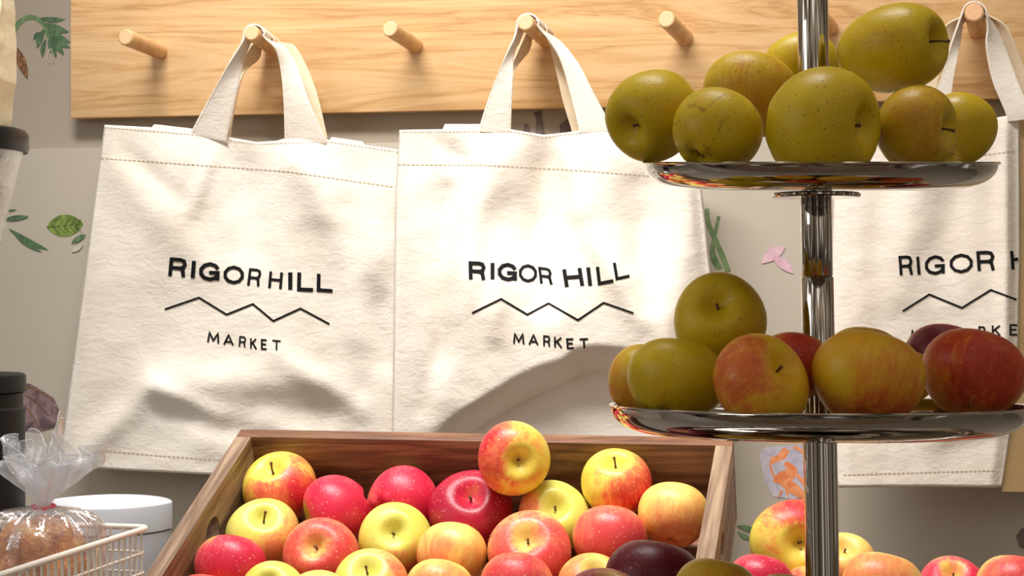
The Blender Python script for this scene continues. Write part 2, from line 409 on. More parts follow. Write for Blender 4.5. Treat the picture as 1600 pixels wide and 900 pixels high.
class Tote:
    def __init__(s, Y, top, right, bottom, left, ridges, back_rise, extra=None, hold=None):
        s.Y, s.top, s.right, s.bottom, s.left, s.rid, s.extra = Y, top, right, bottom, left, ridges, extra
        s.rise = back_rise
    @staticmethod
    def along(pl, t):
        L = [0]
        for a, b in zip(pl, pl[1:]): L.append(L[-1]+math.hypot(b[0]-a[0], b[1]-a[1]))
        d = t*L[-1]
        for i in range(len(pl)-1):
            if d <= L[i+1] or i == len(pl)-2:
                u = (d-L[i])/(L[i+1]-L[i]); a, b = pl[i], pl[i+1]
                return (a[0]+(b[0]-a[0])*u, a[1]+(b[1]-a[1])*u)
    def disp(s, x, y):
        h = 0
        for (x0, y0, x1, y1, w, amp) in s.rid:
            dx, dy = x1-x0, y1-y0; L2 = dx*dx+dy*dy
            t = max(0, min(1, ((x-x0)*dx+(y-y0)*dy)/L2)); tt = (x-x0-dx*t)**2+(y-y0-dy*t)**2
            h += amp*math.exp(-tt/(w*w))*(.35+.65*math.sin(PI*min(1, max(0, .15+.7*t))))
        if s.extra: h += s.extra(x, y)
        h += .0014*mnoise.noise(Vector((x/80, y/130, s.Y*50)))+.0012*mnoise.noise(Vector((x/30+9, y/38, s.Y*50)))
        return h
    def ysurf(s, x, y):
        top = s.along_y(s.top, x); e = 1.0
        e *= smooth01((x-s.edge_x(s.left, y))/22)*smooth01((s.edge_x(s.right, y)-x)/22)
        tp = smooth01((y-top+10)/60)
        return s.Y - e*(.006+s.disp(x, y)*(.25+.75*tp))
    @staticmethod
    def along_y(pl, x):
        if x <= pl[0][0]: return pl[0][1]
        for a, b in zip(pl, pl[1:]):
            if x <= b[0]: return a[1]+(b[1]-a[1])*(x-a[0])/(b[0]-a[0])
        return pl[-1][1]
    @staticmethod
    def edge_x(pl, y):
        if y <= pl[0][1]: return pl[0][0]
        for a, b in zip(pl, pl[1:]):
            if y <= b[1]: return a[0]+(b[0]-a[0])*(y-a[1])/(b[1]-a[1])
        return pl[-1][0]
    def px(s, u, v):
        T, B = s.along(s.top, u), s.along(s.bottom, u); Lf, R = s.along(s.left, v), s.along(s.right, v)
        a = lambda i: (1-v)*T[i]+v*B[i]+(1-u)*Lf[i]+u*R[i]-((1-u)*(1-v)*s.top[0][i]+u*(1-v)*s.top[-1][i]+(1-u)*v*s.bottom[0][i]+u*v*s.bottom[-1][i])
        return a(0), a(1)
    def build(s, root, NU=110, NV=120):
        V, Fc = [], []; idx = {}
        for j in range(NV+1):
            for i in range(NU+1):
                x, y = s.px(i/NU, j/NV); idx[('f', i, j)] = len(V); V.append(PY(x, y, s.ysurf(x, y)))
        for j in range(NV+1):
            for i in range(NU+1):
                if i in (0, NU) or j == NV: idx[('b', i, j)] = idx[('f', i, j)]; continue
                x, y = s.px(i/NU, j/NV)
                if j < 12: y -= s.rise(i/NU)*(1-j/12)
                e = smooth01(min(i, NU-i)/6)*smooth01((NV-j)/6)
                idx[('b', i, j)] = len(V); V.append(PY(x, y, s.Y+.013*e))
        for j in range(NV):
            for i in range(NU):
                f = lambda k, a, b: idx[(k, a, b)]
                Fc.append((f('f', i, j+1), f('f', i+1, j+1), f('f', i+1, j), f('f', i, j)))
                q = (f('b', i, j), f('b', i+1, j), f('b', i+1, j+1), f('b', i, j+1))
                Fc.append(q)
        o = mesh('bag_body', V, Fc, M_cloth, root, True)
        md = o.modifiers.new('thick', 'SOLIDIFY'); md.thickness = .0012; md.offset = -1
        s.root = root; return o
    def at(s, x, y, off=.0008):
        return PY(x, y, s.ysurf(x, y)-off)
    def ribbon(s, bm, pts, w, off=.0008):
        """flat ink stroke that follows the cloth; pts in pixels"""
        P = []
        for a, b in zip(pts, pts[1:]):
            n = max(1, int(math.hypot(b[0]-a[0], b[1]-a[1])/5))
            for k in range(n): P.append((a[0]+(b[0]-a[0])*k/n, a[1]+(b[1]-a[1])*k/n))
        P.append(pts[-1])
        L, R = [], []
        closed = math.hypot(P[0][0]-P[-1][0], P[0][1]-P[-1][1]) < .01
        for i, p in enumerate(P):
            if closed and i in (0, len(P)-1): a, b = P[-2], P[1]
            else: a, b = P[max(i-1, 0)], P[min(i+1, len(P)-1)]
            t1 = Vector((p[0]-a[0], p[1]-a[1])) if a is not p else None
            t2 = Vector((b[0]-p[0], b[1]-p[1])) if b is not p else None
            t1 = (t1 or t2).normalized(); t2 = (t2 or t1).normalized(); t = (t1+t2)
            t = t.normalized() if t.length > .01 else t1
            k = 1/max(.55, math.sqrt(max(.01, (1+t1.dot(t2))/2)))
            n = Vector((-t.y, t.x))*w/2*k; e = Vector((0, 0))
            if not closed:
                if i == 0: e = -t*w*.22
                if i == len(P)-1: e = t*w*.22
            L.append(bm.verts.new(s.at(p[0]+n.x+e.x, p[1]+n.y+e.y, off))); R.append(bm.verts.new(s.at(p[0]-n.x+e.x, p[1]-n.y+e.y, off)))
        for i in range(len(P)-1): bm.faces.new((L[i], L[i+1], R[i+1], R[i]))
    def letters(s, spec, xmax=9999):
        """spec: (char, x0, ytop, x1, ytop1, xbase0, ybase0, stroke) - an affine box in pixels"""
        for (ch, x0, y0, ux, uy, vx, vy, w) in spec:
            gw, st = GLY[ch]; bm = bmesh.new()
            for pl in st:
                pts = [(x0+ux*(p[0]/(gw or 1))+vx*p[1], y0+uy*(p[0]/(gw or 1))+vy*p[1]) for p in pl]
                if min(p[0] for p in pts) > xmax: continue
                pts = [(min(p[0], xmax), p[1]) for p in pts]
                if all(p[0] >= xmax for p in pts): continue
                if math.hypot(pts[0][0]-pts[-1][0], pts[0][1]-pts[-1][1]) < .01 and len(pts) == 2: continue
                s.ribbon(bm, pts, w*1.13)
            if len(bm.verts): from_bm('printed_letter', bm, M_ink, s.root)
            else: bm.free()
    def mountain(s, pts, w):
        bm = bmesh.new(); s.ribbon(bm, pts, w); from_bm('printed_mountain_line', bm, M_ink, s.root)
    def stitch(s, pts, step=7, w=1.5):
        bm = bmesh.new()
        L = sum(math.hypot(b[0]-a[0], b[1]-a[1]) for a, b in zip(pts, pts[1:])); n = int(L/step)
        for k in range(n):
            a = s.along(pts, k/n); b = s.along(pts, (k+.62)/n)
            s.ribbon(bm, [a, b], w, .0006)
        from_bm('hem_stitching', bm, M_thread, s.root)
    def strap(s, name, st, mat=M_cloth, nsub=6):
        A = cat([PY(a[0], a[1], a[2]) for a, b in st], nsub); B = cat([PY(b[0], b[1], b[2]) for a, b in st], nsub)
        V, Fc = [], []; n = 7
        for a, b in zip(A, B):
            for k in range(n): V.append(a.lerp(b, k/(n-1)))
        for i in range(len(A)-1):
            for k in range(n-1): Fc.append((i*n+k, i*n+k+1, (i+1)*n+k+1, (i+1)*n+k))
        o = mesh(name, V, Fc, mat, s.root, True)
        m = o.modifiers.new('thick', 'SOLIDIFY'); m.thickness = .0022; m.offset = 0
        m = o.modifiers.new('bev', 'BEVEL'); m.width = .0006; m.segments = 2; m.limit_method = 'ANGLE'; m.angle_limit = math.radians(50)
        # stitched selvedge lines on both long edges
        bm = bmesh.new()
        for e0, e1 in ((A, B), (B, A)):
            bm_tube(bm, [p.lerp(q, .07)+Vector((0, -.0011, 0)) for p, q in zip(e0, e1)], .0004, 5)
        from_bm('edge_seam', bm, mat, o, True)
        return o

def mtxt(base, items):
    return items

# ---- tote 1 (left)
t1 = empty('tote_bag', PY(410, 60, 2.17)); 
tag(t1, 'leftmost cream canvas tote with black lettering hanging over the black canister side', 'tote bag', 'printed canvas totes on the pegs')
def rootfix(root):
    """children are modelled in world space; undo the root offset"""
    return root
T1X = lambda x, y: -.015*smooth01((y-530)/110)*smooth01((x-310)/120)*smooth01((600-x)/110)
A1 = Tote(2.19, [(163, 195), (240, 199), (300, 206), (355, 214), (400, 222), (432, 220), (446, 216), (510, 218), (565, 226), (640, 236)],
          [(640, 236), (640, 500), (640, 765)], [(92, 728), (200, 735), (325, 741), (640, 764)], [(163, 195), (128, 460), (92, 728)],
          [(300, 150, 250, 420, 45, .010), (450, 220, 560, 420, 40, .012), (470, 215, 500, 330, 25, .008), (380, 230, 395, 380, 30, -.010),
           (240, 606, 120, 720, 22, .007), (240, 606, 340, 650, 18, .009), (330, 650, 430, 668, 26, .008), (250, 600, 520, 600, 34, .012),
           (330, 690, 500, 700, 30, .006), (170, 260, 330, 420, 30, .005), (600, 300, 560, 520, 30, .009), (290, 640, 420, 690, 24, -.008),
           (540, 330, 600, 560, 22, -.006), (200, 240, 280, 310, 16, -.004), (330, 240, 300, 330, 14, .005), (440, 560, 560, 640, 20, .007)],
          lambda u: 5 if (.16 < u < .30 or .74 < u < .85) else -1, T1X)
# ---- tote 2 (middle)
def T2X(x, y):
    # belly of the bag swells over the print and tucks in sharply below on the right
    e = Tote.along_y(((640, 700), (700, 670), (740, 645), (807, 605), (850, 586), (878, 578), (900, 562), (930, 556), (975, 560), (1060, 585), (1120, 600)), x)
    return .030*smooth01((y-330)/170) * smooth01((x-640)/120) * (1-1.8*smooth01((y-e+22)/62)) * smooth01((1095-x)/60)
A2 = Tote(2.175, [(624, 203), (690, 202), (750, 202), (797, 202), (850, 211), (893, 206), (945, 200), (1010, 207), (1085, 213)],
          [(1085, 213), (1097, 300), (1112, 440), (1135, 745)], [(611, 742), (860, 748), (1135, 745)], [(624, 203), (618, 300), (613, 665), (611, 742)],
          [(790, 210, 720, 420, 42, 0.0135), (930, 205, 960, 420, 42, 0.0160), (850, 225, 845, 470, 26, -0.0160), (760, 260, 700, 620, 26, 0.0074),
           (640, 300, 660, 640, 30, 0.0074), (700, 300, 690, 560, 18, -0.0074), (1000, 300, 1020, 470, 26, -0.0099), (1060, 280, 1080, 520, 26, 0.0099),
           (900, 330, 1000, 500, 20, 0.0086), (700, 520, 660, 640, 20, -0.0061), (780, 380, 770, 520, 20, 0.0074), (680, 212, 730, 260, 16, -0.0061), (880, 230, 910, 330, 16, 0.0074)],
          lambda u: 8 if (.15 < u < .3) else -1, T2X)
# ---- tote 3 (right)
A3 = Tote(2.165, [(1306, 200), (1440, 196), (1490, 192), (1550, 185), (1593, 177)],
          [(1593, 177), (1594, 400), (1590, 600), (1566, 762)], [(1309, 762), (1440, 758), (1566, 757)], [(1306, 200), (1298, 480), (1309, 762)],
          [(1450, 210, 1400, 460, 36, .010), (1570, 200, 1575, 600, 14, .010), (1500, 220, 1480, 400, 26, -.006), (1330, 600, 1560, 640, 30, .008),
           (1340, 300, 1345, 560, 24, .006), (1450, 690, 1560, 650, 18, .006)],
          lambda u: 4 if .1 < u < .3 else -1, None)
PEGS = {1: (393, 51.5, 427, 76, 12.3), 2: (821, 35, 853, 62, 13), 3: (1522, 19, 1527, 46, 15)}
def wrap(k, Ya, Yb, a0=188, a1=-12, n=9, off=3.9):
    """stations of a strap lying over a peg, edge A at depth Ya, edge B at depth Yb"""
    tx, ty, bx, by, r = PEGS[k]; out = []
    def c(Y, an, o_):
        f = (Y-2.145)/(2.23-2.145); return (tx+(bx-tx)*f+(r+o_)*math.cos(an), ty+(by-ty)*f-(r+o_)*math.sin(an), Y)
    for i in range(n):
        an = math.radians(a0+(a1-a0)*i/(n-1)); out.append((c(Ya, an, off), c(Yb, an, off)))
    return out
def straps(T, front, back):
    T.strap('front_handle', front); T.strap('rear_handle', back, M_clothshade)

r1 = empty('tote_bag'); r2 = empty('tote_bag'); r3 = empty('tote_bag')
bpy.data.objects.remove(t1)
A1.build(r1); A2.build(r2); A3.build(r3, 80, 100)
tag(r1, 'cream canvas tote with black lettering hanging furthest left, beside the bagged bread', 'tote bag', 'printed canvas totes on the pegs')
tag(r2, 'middle cream canvas tote with black lettering, hanging behind the crate of apples', 'tote bag', 'printed canvas totes on the pegs')
tag(r3, 'cream canvas tote at the right, partly hidden behind the tiered fruit stand', 'tote bag', 'printed canvas totes on the pegs')
straps(A1, [((300, 210, 2.183), (356, 222, 2.183)), ((301, 202, 2.181), (355, 212, 2.181)), ((333, 142, 2.168), (372, 137, 2.172)), ((362, 92, 2.158), (381, 95, 2.172)), ((378, 66, 2.153), (390, 70, 2.18)),
            *wrap(1, 2.155, 2.182), ((429, 74, 2.158), (446, 74, 2.185)),
            ((437, 100, 2.165), (464, 105, 2.18)), ((443, 153, 2.172), (484, 160, 2.175)), ((445, 214, 2.181), (508, 215, 2.181)), ((445, 224, 2.183), (509, 226, 2.183))],
           [((338, 216, 2.2), (361, 218, 2.2)), ((345, 190, 2.2), (364, 188, 2.2)), ((362, 128, 2.198), (379, 120, 2.2)), ((388, 78, 2.192), (404, 92, 2.220)), *wrap(1, 2.192, 2.222), ((442, 72, 2.19), (460, 72, 2.21)),
            ((452, 132, 2.192), (491, 132, 2.2)), ((457, 205, 2.197), (510, 208, 2.198)), ((457, 222, 2.199), (511, 222, 2.199))])
straps(A2, [((751, 206, 2.167), (798, 208, 2.167)), ((751, 192, 2.166), (798, 200, 2.166)), ((773, 128, 2.160), (801, 133, 2.160)), ((792, 83, 2.155), (803, 84, 2.165)), ((803, 60, 2.153), (811, 66, 2.175)),
            *wrap(2, 2.155, 2.180), ((856, 60, 2.157), (876, 66, 2.175)), ((875, 93, 2.160), (905, 102, 2.168)), ((891, 146, 2.164), (927, 144, 2.166)), ((904, 198, 2.166), (951, 190, 2.166)), ((904, 208, 2.167), (951, 208, 2.167))],
           [((776, 206, 2.187), (799, 208, 2.187)), ((782, 150, 2.187), (800, 150, 2.187)), ((795, 112, 2.188), (806, 108, 2.194)), ((813, 70, 2.19), (826, 80, 2.216)),
            *wrap(2, 2.190, 2.216), ((862, 80, 2.186), (880, 84, 2.202)),
            ((871, 120, 2.182), (895, 120, 2.192)), ((880, 160, 2.184), (912, 158, 2.188)), ((893, 203, 2.187), (930, 200, 2.187)), ((893, 212, 2.187), (930, 210, 2.187))])
straps(A3, [((1440, 204, 2.158), (1484, 200, 2.158)), ((1442, 190, 2.157), (1484, 188, 2.157)), ((1464, 138, 2.155), (1488, 138, 2.155)), ((1478, 98, 2.153), (1494, 100, 2.155)), ((1487, 66, 2.152), (1499, 70, 2.164)),
            *wrap(3, 2.153, 2.178, 170, 10), ((1543, 44, 2.153), (1556, 44, 2.172)),
            ((1541, 73, 2.154), (1570, 74, 2.17)), ((1550, 124, 2.155), (1591, 130, 2.16)), ((1571, 176, 2.157), (1606, 166, 2.157)), ((1574, 190, 2.158), (1608, 186, 2.158))],
           [((1420, 200, 2.178), (1452, 200, 2.178)), ((1446, 110, 2.178), (1470, 112, 2.178)), ((1474, 44, 2.176), (1488, 58, 2.186)), *wrap(3, 2.184, 2.208, 160, 30), ((1571, 40, 2.178), (1560, 56, 2.195)), ((1588, 75, 2.176), (1576, 92, 2.188)),
            ((1605, 115, 2.177), (1590, 135, 2.182)), ((1626, 170, 2.178), (1602, 176, 2.178))])
# side gusset of the right tote, evenly tan beside the cream body
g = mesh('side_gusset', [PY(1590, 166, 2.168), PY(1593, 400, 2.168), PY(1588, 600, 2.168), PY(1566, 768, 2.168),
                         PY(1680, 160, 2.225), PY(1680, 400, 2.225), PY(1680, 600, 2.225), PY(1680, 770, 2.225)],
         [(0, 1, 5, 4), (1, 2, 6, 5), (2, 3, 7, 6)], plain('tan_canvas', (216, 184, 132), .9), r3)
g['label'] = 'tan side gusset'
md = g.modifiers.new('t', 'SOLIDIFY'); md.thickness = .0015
# lettering, each letter placed where the cloth carries it
A1.letters([('R', 268, 405, 23, 2, -2.5, 25, 5.2), ('I', 303, 409, 0, 0, -2, 24, 5.6), ('G', 314, 412, 29, 1, -1, 24, 5.2), ('O', 351, 417, 29, 1, -.5, 24, 4.6),
            ('R', 391, 421, 17, 1.5, -3, 24, 3.6), ('H', 423, 425, 17, 1.5, -2, 24, 3.8), ('I', 453.5, 427, 0, 0, 0, 24, 5.8), ('L', 467.5, 427, 20, 1, -.5, 25, 5.4), ('L', 498, 429, 20, 1.5, -.5, 24, 5.0),
            ('M', 326, 519, 16, 2, -1, 15, 2.5), ('A', 350, 523, 14, 1, 0, 15, 2.4), ('R', 375, 526, 9, 1, -1, 15, 2.2), ('K', 392, 529, 8, 1, 0, 15, 2.3), ('E', 409, 531, 7, .5, 0, 14, 2.5), ('T', 426, 532, 12, 1, 0, 14, 2.3)])
A1.mountain([(258, 483), (311, 465), (354, 491.5), (395, 475), (427, 501.5), (469.5, 482), (514, 506)], 3)
A2.letters([('R', 735, 411, 22, 1, .5, 24, 5.2), ('I', 769.5, 412, 0, 0, 0, 23, 5.4), ('G', 780, 413, 27, 1, 0, 23, 5.2), ('O', 812, 414.5, 26, 1, 0, 24, 4.0),
            ('R', 843, 419, 17, 2, 3, 23, 3.8), ('H', 881.5, 422, 24, -2, 4, 25, 5.4), ('I', 919, 419, 0, 0, 3, 26, 5.4), ('L', 933.5, 418, 20, -4, 3, 25, 4.6), ('L', 960, 411.5, 18, -4, 4, 24, 4.2),
            ('M', 803, 521, 15, 1, 0, 15, 2.5), ('A', 827, 523, 13, .5, 0, 15, 2.4), ('R', 850, 525, 9, 1, 0, 15, 2.3), ('K', 867, 527, 10, 1, 0, 15, 2.4), ('E', 886, 530, 9, 0, 1, 14, 2.7), ('T', 906, 530, 12, -.5, 1, 14, 2.6)])
A2.mountain([(738, 489), (783, 467), (824, 491.5), (857, 474), (903, 500), (943, 473), (989, 489)], 3)
A3.letters([('R', 1406, 402, 18, -1, 2, 27, 4.0), ('I', 1434, 402, 0, 0, 2, 26, 4.2), ('G', 1447, 402, 29, -2, 0, 26, 4.2), ('O', 1485, 399, 34, -1, 0, 26, 4.2), ('R', 1528, 395, 24, -1, 2, 27, 4.6),
            ('H', 1581, 393, 26, -1, 2, 27, 4.4),
            ('M', 1424, 516, 16, 1, 0, 15, 2.4), ('A', 1463, 514, 15, -1, 0, 15, 2.4), ('R', 1530, 511, 9, 0, 0, 15, 2.4), ('K', 1551, 509, 11, 0, 0, 15, 2.4), ('E', 1579, 508, 10, 0, 0, 15, 2.6)], 1590)
A3.mountain([(1411, 486), (1452, 460), (1503, 481), (1548, 453), (1588, 468)], 3)
A1.stitch([(158, 247), (300, 257), (450, 268), (616, 292)]); A1.stitch([(150, 703), (250, 712), (350, 719), (620, 736)])
A2.stitch([(622, 257), (760, 258), (900, 266), (1088, 280)])
A1.stitch([(166, 199), (300, 210), (400, 225), (512, 221), (636, 239)], 6, 1); A2.stitch([(628, 206), (797, 205), (850, 214), (940, 204), (1080, 216)], 6, 1)
A3.stitch([(1318, 742), (1440, 738), (1556, 735)]); A3.stitch([(1500, 246), (1588, 236)])

# ================================================================== APPLES
def apple_mesh(seed, hs):
    rnd = random.Random(seed); nu, nv = 56, 36
    ph = [rnd.uniform(0, 6.28) for _ in range(4)]; am = rnd.uniform(.012, .03); sq = rnd.uniform(-.03, .03); tap = rnd.uniform(.06, .12)
    V = []; Fc = []
    def pt(phi, th):
        s_, c_ = math.sin(phi), math.cos(phi)
        rr = s_**.86
        z = hs*.98*c_
        rr *= 1 + tap*c_*.9
        low = max(0, -c_)
        rr *= 1 + am*.8*math.cos(5*th+ph[0])*low + am*math.cos(th*2+ph[1])*.7 + am*.6*math.cos(3*th+ph[2])
        z *= 1 + sq*math.cos(th+ph[3])
        top = math.exp(-(rr/.30)**2) if c_ > 0 else 0
        bot = math.exp(-(rr/.26)**2) if c_ < 0 else 0
        z += -.40*top*hs + .26*bot*hs
        z += .035*math.cos(5*th+ph[0])*math.exp(-((rr-.42)/.2)**2)*low
        return (rr*math.cos(th), rr*math.sin(th), z)
    V.append(pt(1e-4, 0))
    for j in range(1, nv):
        phi = PI*(j/nv)
        for i in range(nu): V.append(pt(phi, 2*PI*i/nu))
    V.append(pt(PI-1e-4, 0))
    for i in range(nu): Fc.append((0, 1+i, 1+(i+1) % nu))
    for j in range(nv-2):
        for i in range(nu):
            a, b = 1+j*nu+i, 1+j*nu+(i+1) % nu; Fc.append((a, a+nu, b+nu, b))
    o = 1+(nv-2)*nu
    for i in range(nu): Fc.append((o+(i+1) % nu, o+i, len(V)-1))
    me = bpy.data.meshes.new('apple'); me.from_pydata(V, [], Fc); me.update()
    for p in me.polygons: p.use_smooth = True
    return me
BODIES = [(k, hs) for k in range(3) for hs in (.84, .92, 1.02, 1.35)]
AM = {(k, hs): apple_mesh(11+k*7, hs) for k, hs in BODIES}

PAL = {
 'maroon': ((150, 70, 40), (140, 50, 40), (120, 26, 34), (84, 12, 24), (180, 100, 90), .95),  # ground colour, second ground, blush mid, blush deep, dot colour, blush strength
 'yellow_red': ((238, 214, 92), (226, 196, 70), (236, 128, 76), (204, 40, 52), (250, 226, 170), .52),
 'pink':       ((226, 200, 84), (232, 150, 90), (236, 98, 104), (210, 38, 68), (252, 200, 190), .76),
 'coral':      ((240, 206, 112), (240, 176, 100), (238, 124, 94), (214, 66, 66), (252, 210, 170), .64),
 'peach':      ((242, 214, 118), (240, 186, 96), (238, 156, 92), (228, 110, 70), (196, 140, 80), .42),
 'limeblush':  ((214, 210, 88), (232, 222, 116), (238, 160, 96), (224, 84, 72), (200, 160, 90), .34),
 'crimson':    ((214, 110, 70), (206, 60, 66), (200, 40, 66), (166, 20, 50), (244, 190, 190), .92),
 'green':      ((190, 160, 18), (202, 172, 30), (190, 148, 26), (170, 122, 28), (66, 52, 14), .05),
 'russet':     ((192, 160, 30), (200, 168, 40), (192, 144, 32), (168, 114, 32), (70, 48, 14), .28),
 'gold':       ((204, 168, 36), (196, 160, 40), (206, 142, 44), (192, 108, 44), (90, 60, 20), .30),
 'goldred':    ((214, 172, 36), (212, 156, 38), (206, 112, 44), (176, 62, 40), (224, 180, 100), .31),
 'darkred':    ((212, 140, 48), (204, 112, 44), (190, 74, 40), (160, 42, 34), (214, 140, 100), .44),
 'mauve':      ((190, 150, 90), (170, 110, 80), (150, 70, 70), (116, 36, 46), (200, 150, 130), .85),
}
acount = [0]
def apple_mat(kind, bdir, rus):
    g1, g2, b1, b2, dot, st = PAL[kind]; acount[0] += 1
    a = NT('apple_skin_'+kind)
    tc_ = a.n('TexCoord').outputs['Object']
    off = random.Random(acount[0]*13).uniform(0, 50)
    nm = a.n('VectorMath', operation='NORMALIZE'); a.put(nm.inputs[0], tc_)
    dt = a.n('VectorMath', operation='DOT_PRODUCT'); a.put(dt.inputs[0], nm.outputs[0]); dt.inputs[1].default_value = tuple(bdir)
    def mp_(sc):
        m = a.n('Mapping'); m.inputs['Scale'].default_value = sc; m.inputs['Location'].default_value = (off, off*.7, off*.3); a.put(m.inputs[0], nm.outputs[0]); return m.outputs[0]
    streak = a.noise(mp_((9, 9, .9)), 1.0, 5, .62, .4); patch = a.noise(mp_((1.6, 1.6, 1.3)), 1.0, 2, .5)
    fine = a.noise(mp_((30, 30, 3)), 1.0, 3, .6)
    v = a.math('ADD', a.math('MULTIPLY', dt.outputs['Value'], .42), (st-.5)*.9+.32)
    v = a.math('ADD', v, a.math('MULTIPLY', a.math('SUBTRACT', streak, .5), .55))
    v = a.math('ADD', v, a.math('MULTIPLY', a.math('SUBTRACT', patch, .5), .7))
    v = a.math('ADD', v, a.math('MULTIPLY', a.math('SUBTRACT', fine, .5), .25))
    # green-yellow in the stem hollow
    sx = a.n('SeparateXYZ'); a.put(sx.inputs[0], nm.outputs[0])
    hol = a.ramp(sx.outputs[2], [(.80, K0), (.97, K1)])
    v = a.math('SUBTRACT', v, a.math('MULTIPLY', hol, .55))
    base = a.ramp(patch, [(.35, lin(g1)), (.65, lin(g2))])
    c = a.mix(a.ramp(v, [(.22, K0), (.52, K1)]), base, lin(b1))
    c = a.mix(a.ramp(v, [(.45, K0), (.80, K1)]), c, lin(b2))
    vo = a.n('TexVoronoi'); a.put(vo.inputs['Vector'], nm.outputs[0]); vo.inputs['Scale'].default_value = 11; vo.inputs['Randomness'].default_value = 1
    wn = a.n('TexWhiteNoise'); a.put(wn.inputs['Vector'], vo.outputs['Position'])
    rad = a.math('MULTIPLY_ADD', wn.outputs['Value'], .20, .10)
    dots = a.math('LESS_THAN', vo.outputs['Distance'], rad)
    keep = a.math('LESS_THAN', wn.outputs['Value'], .55)
    c = a.mix(a.math('MULTIPLY', a.math('MULTIPLY', dots, keep), .65), c, lin(dot))
    if rus:
        rn = a.noise(mp_((2.2, 2.2, 2.2)), 1.0, 6, .7, .8)
        c = a.mix(a.math('MULTIPLY', a.ramp(rn, [(.56, K0), (.68, K1)]), rus), c, lin((112, 68, 26)))
    a.set(Base_Color=c, Roughness=a.ramp(patch, [(.3, (.33, .33, .33)), (.7, (.44, .44, .44))]))
    a.b.inputs['Specular IOR Level'].default_value = .26 if kind in ('green', 'russet', 'gold', 'goldred', 'darkred', 'maroon', 'mauve') else .42
    a.bump(a.noise(mp_((14, 14, 14)), 1.0, 3), .05, .02)
    return a.m

def stem_mesh(L, bend, r=.032):
    bm = bmesh.new(); z0 = .50
    pts = [Vector((0, 0, z0)), Vector((bend*.2, 0, z0+L*.4)), Vector((bend*.6, .01, z0+L*.75)), Vector((bend, .02, z0+L))]
    bm_tube(bm, cat(pts, 3), [r*1.1]*3+[r*.85]*4+[r]*1+[r*1.3]*2, 8)
    bmesh.ops.recalc_face_normals(bm, faces=bm.faces)
    me = bpy.data.meshes.new('stem'); bm.to_mesh(me); bm.free(); me.materials.append(M_stem)
    for p in me.polygons: p.use_smooth = True
    return me
STEMS = {L: stem_mesh(L, b) for L, b in ((.2, .03), (.45, .07), (.75, .14), (.95, .22))}
def calyx_mesh():
    bm = bmesh.new()
    for k in range(5):
        a0 = 2*PI*k/5; r = .13
        p = [Vector((math.cos(a0-.45)*.05, math.sin(a0-.45)*.05, 0)), Vector((math.cos(a0+.45)*.05, math.sin(a0+.45)*.05, 0)),
             Vector((math.cos(a0)*r, math.sin(a0)*r, -.05)), Vector((math.cos(a0)*.07, math.sin(a0)*.07, .035))]
        vs = [bm.verts.new(q) for q in p]
        for f in ((0, 1, 3), (1, 2, 3), (2, 0, 3), (0, 2, 1)): bm.faces.new([vs[i] for i in f])
    bmesh.ops.recalc_face_normals(bm, faces=bm.faces)
    me = bpy.data.meshes.new('calyx'); bm.to_mesh(me); bm.free(); me.materials.append(M_calyx); return me
CALYX = calyx_mesh()

APPLES = []
SETTLE = [(-0.4, -2.0, -0.0055, 0.995), (-0.3, 0.7, -0.0024, 1.0), (-0.5, 1.6, 0.0128, 0.99), (0.1, 1.4, 0.0034, 0.996), (-0.1, -2.2, -0.0198, 0.998), (2.0, 2.2, 0.0084, 0.984), (-1.3, 1.7, -0.0152, 0.97), (5.3, 2.2, -0.0121, 0.973), (2.0, 0.6, 0.0053, 0.994), (0.0, 0.0, 0.0, 1.0), (-1.0, -0.1, 0.0117, 0.985), (-0.6, -0.4, 0.0015, 0.997), (-0.7, -0.6, -0.0013, 0.984), (0.0, 0.0, 0.0, 1.0), (-2.6999999999999997, 2.7, -0.0153, 0.953), (2.3, -1.0, -0.0067, 0.983), (0.0, 0.2, 0.007, 1.0), (-0.1, -0.3, -0.0105, 0.999), (2.7, 0.6, -0.0229, 0.988), (0.0, 0.0, 0.0, 1.0), (0.0, 0.2, -0.0141, 0.986), (-1.2, 2.1, -0.0275, 0.986), (1.6, -1.0, 0.0033, 0.981), (0.0, 0.0, 0.0, 1.0), (-1.1, -2.8, -0.0009, 0.986), (0.3, -0.1, 0.0115, 0.996), (0.0, 0.0, 0.0, 1.0), (0.0, 0.0, 0.0, 1.0), (0.0, 0.0, 0.0, 1.0), (0.0, 0.0, 0.0, 1.0), (0.9, -2.3, 0.0081, 0.993), (0.3, 1.9, -0.0058, 0.984), (0.0, 0.0, 0.0, 1.0), (0.0, 0.0, 0.0, 1.0), (0.1, 0.8, -0.0057, 0.998), (0.0, 0.0, 0.0, 1.0), (-0.8, 0.2, 0.01, 0.997), (-2.3, -0.4, -0.0005, 0.995), (0.0, 0.0, 0.0, 1.0), (2.1, -0.6, 0.0127, 0.987), (-1.1, -0.9, 0.0135, 0.998), (-2.5, 0.5, -0.0412, 0.982), (4.3, -3.3, -0.0358, 0.975), (3.0, -3.6, -0.0277, 0.97), (-0.2, 0.5, 0.0166, 0.99), (2.2, -2.0, -0.0075, 0.967), (-0.7, -0.5, -0.0324, 0.985), (0.0, 0.0, 0.0, 1.0), (0.0, 0.0, 0.0, 1.0), (-1.2, 1.4, 0.0085, 0.995), (0.0, 0.0, 0.0, 1.0)]   # how far each fruit rolled (pixels, pixels, metres, size) until it rests against its neighbours
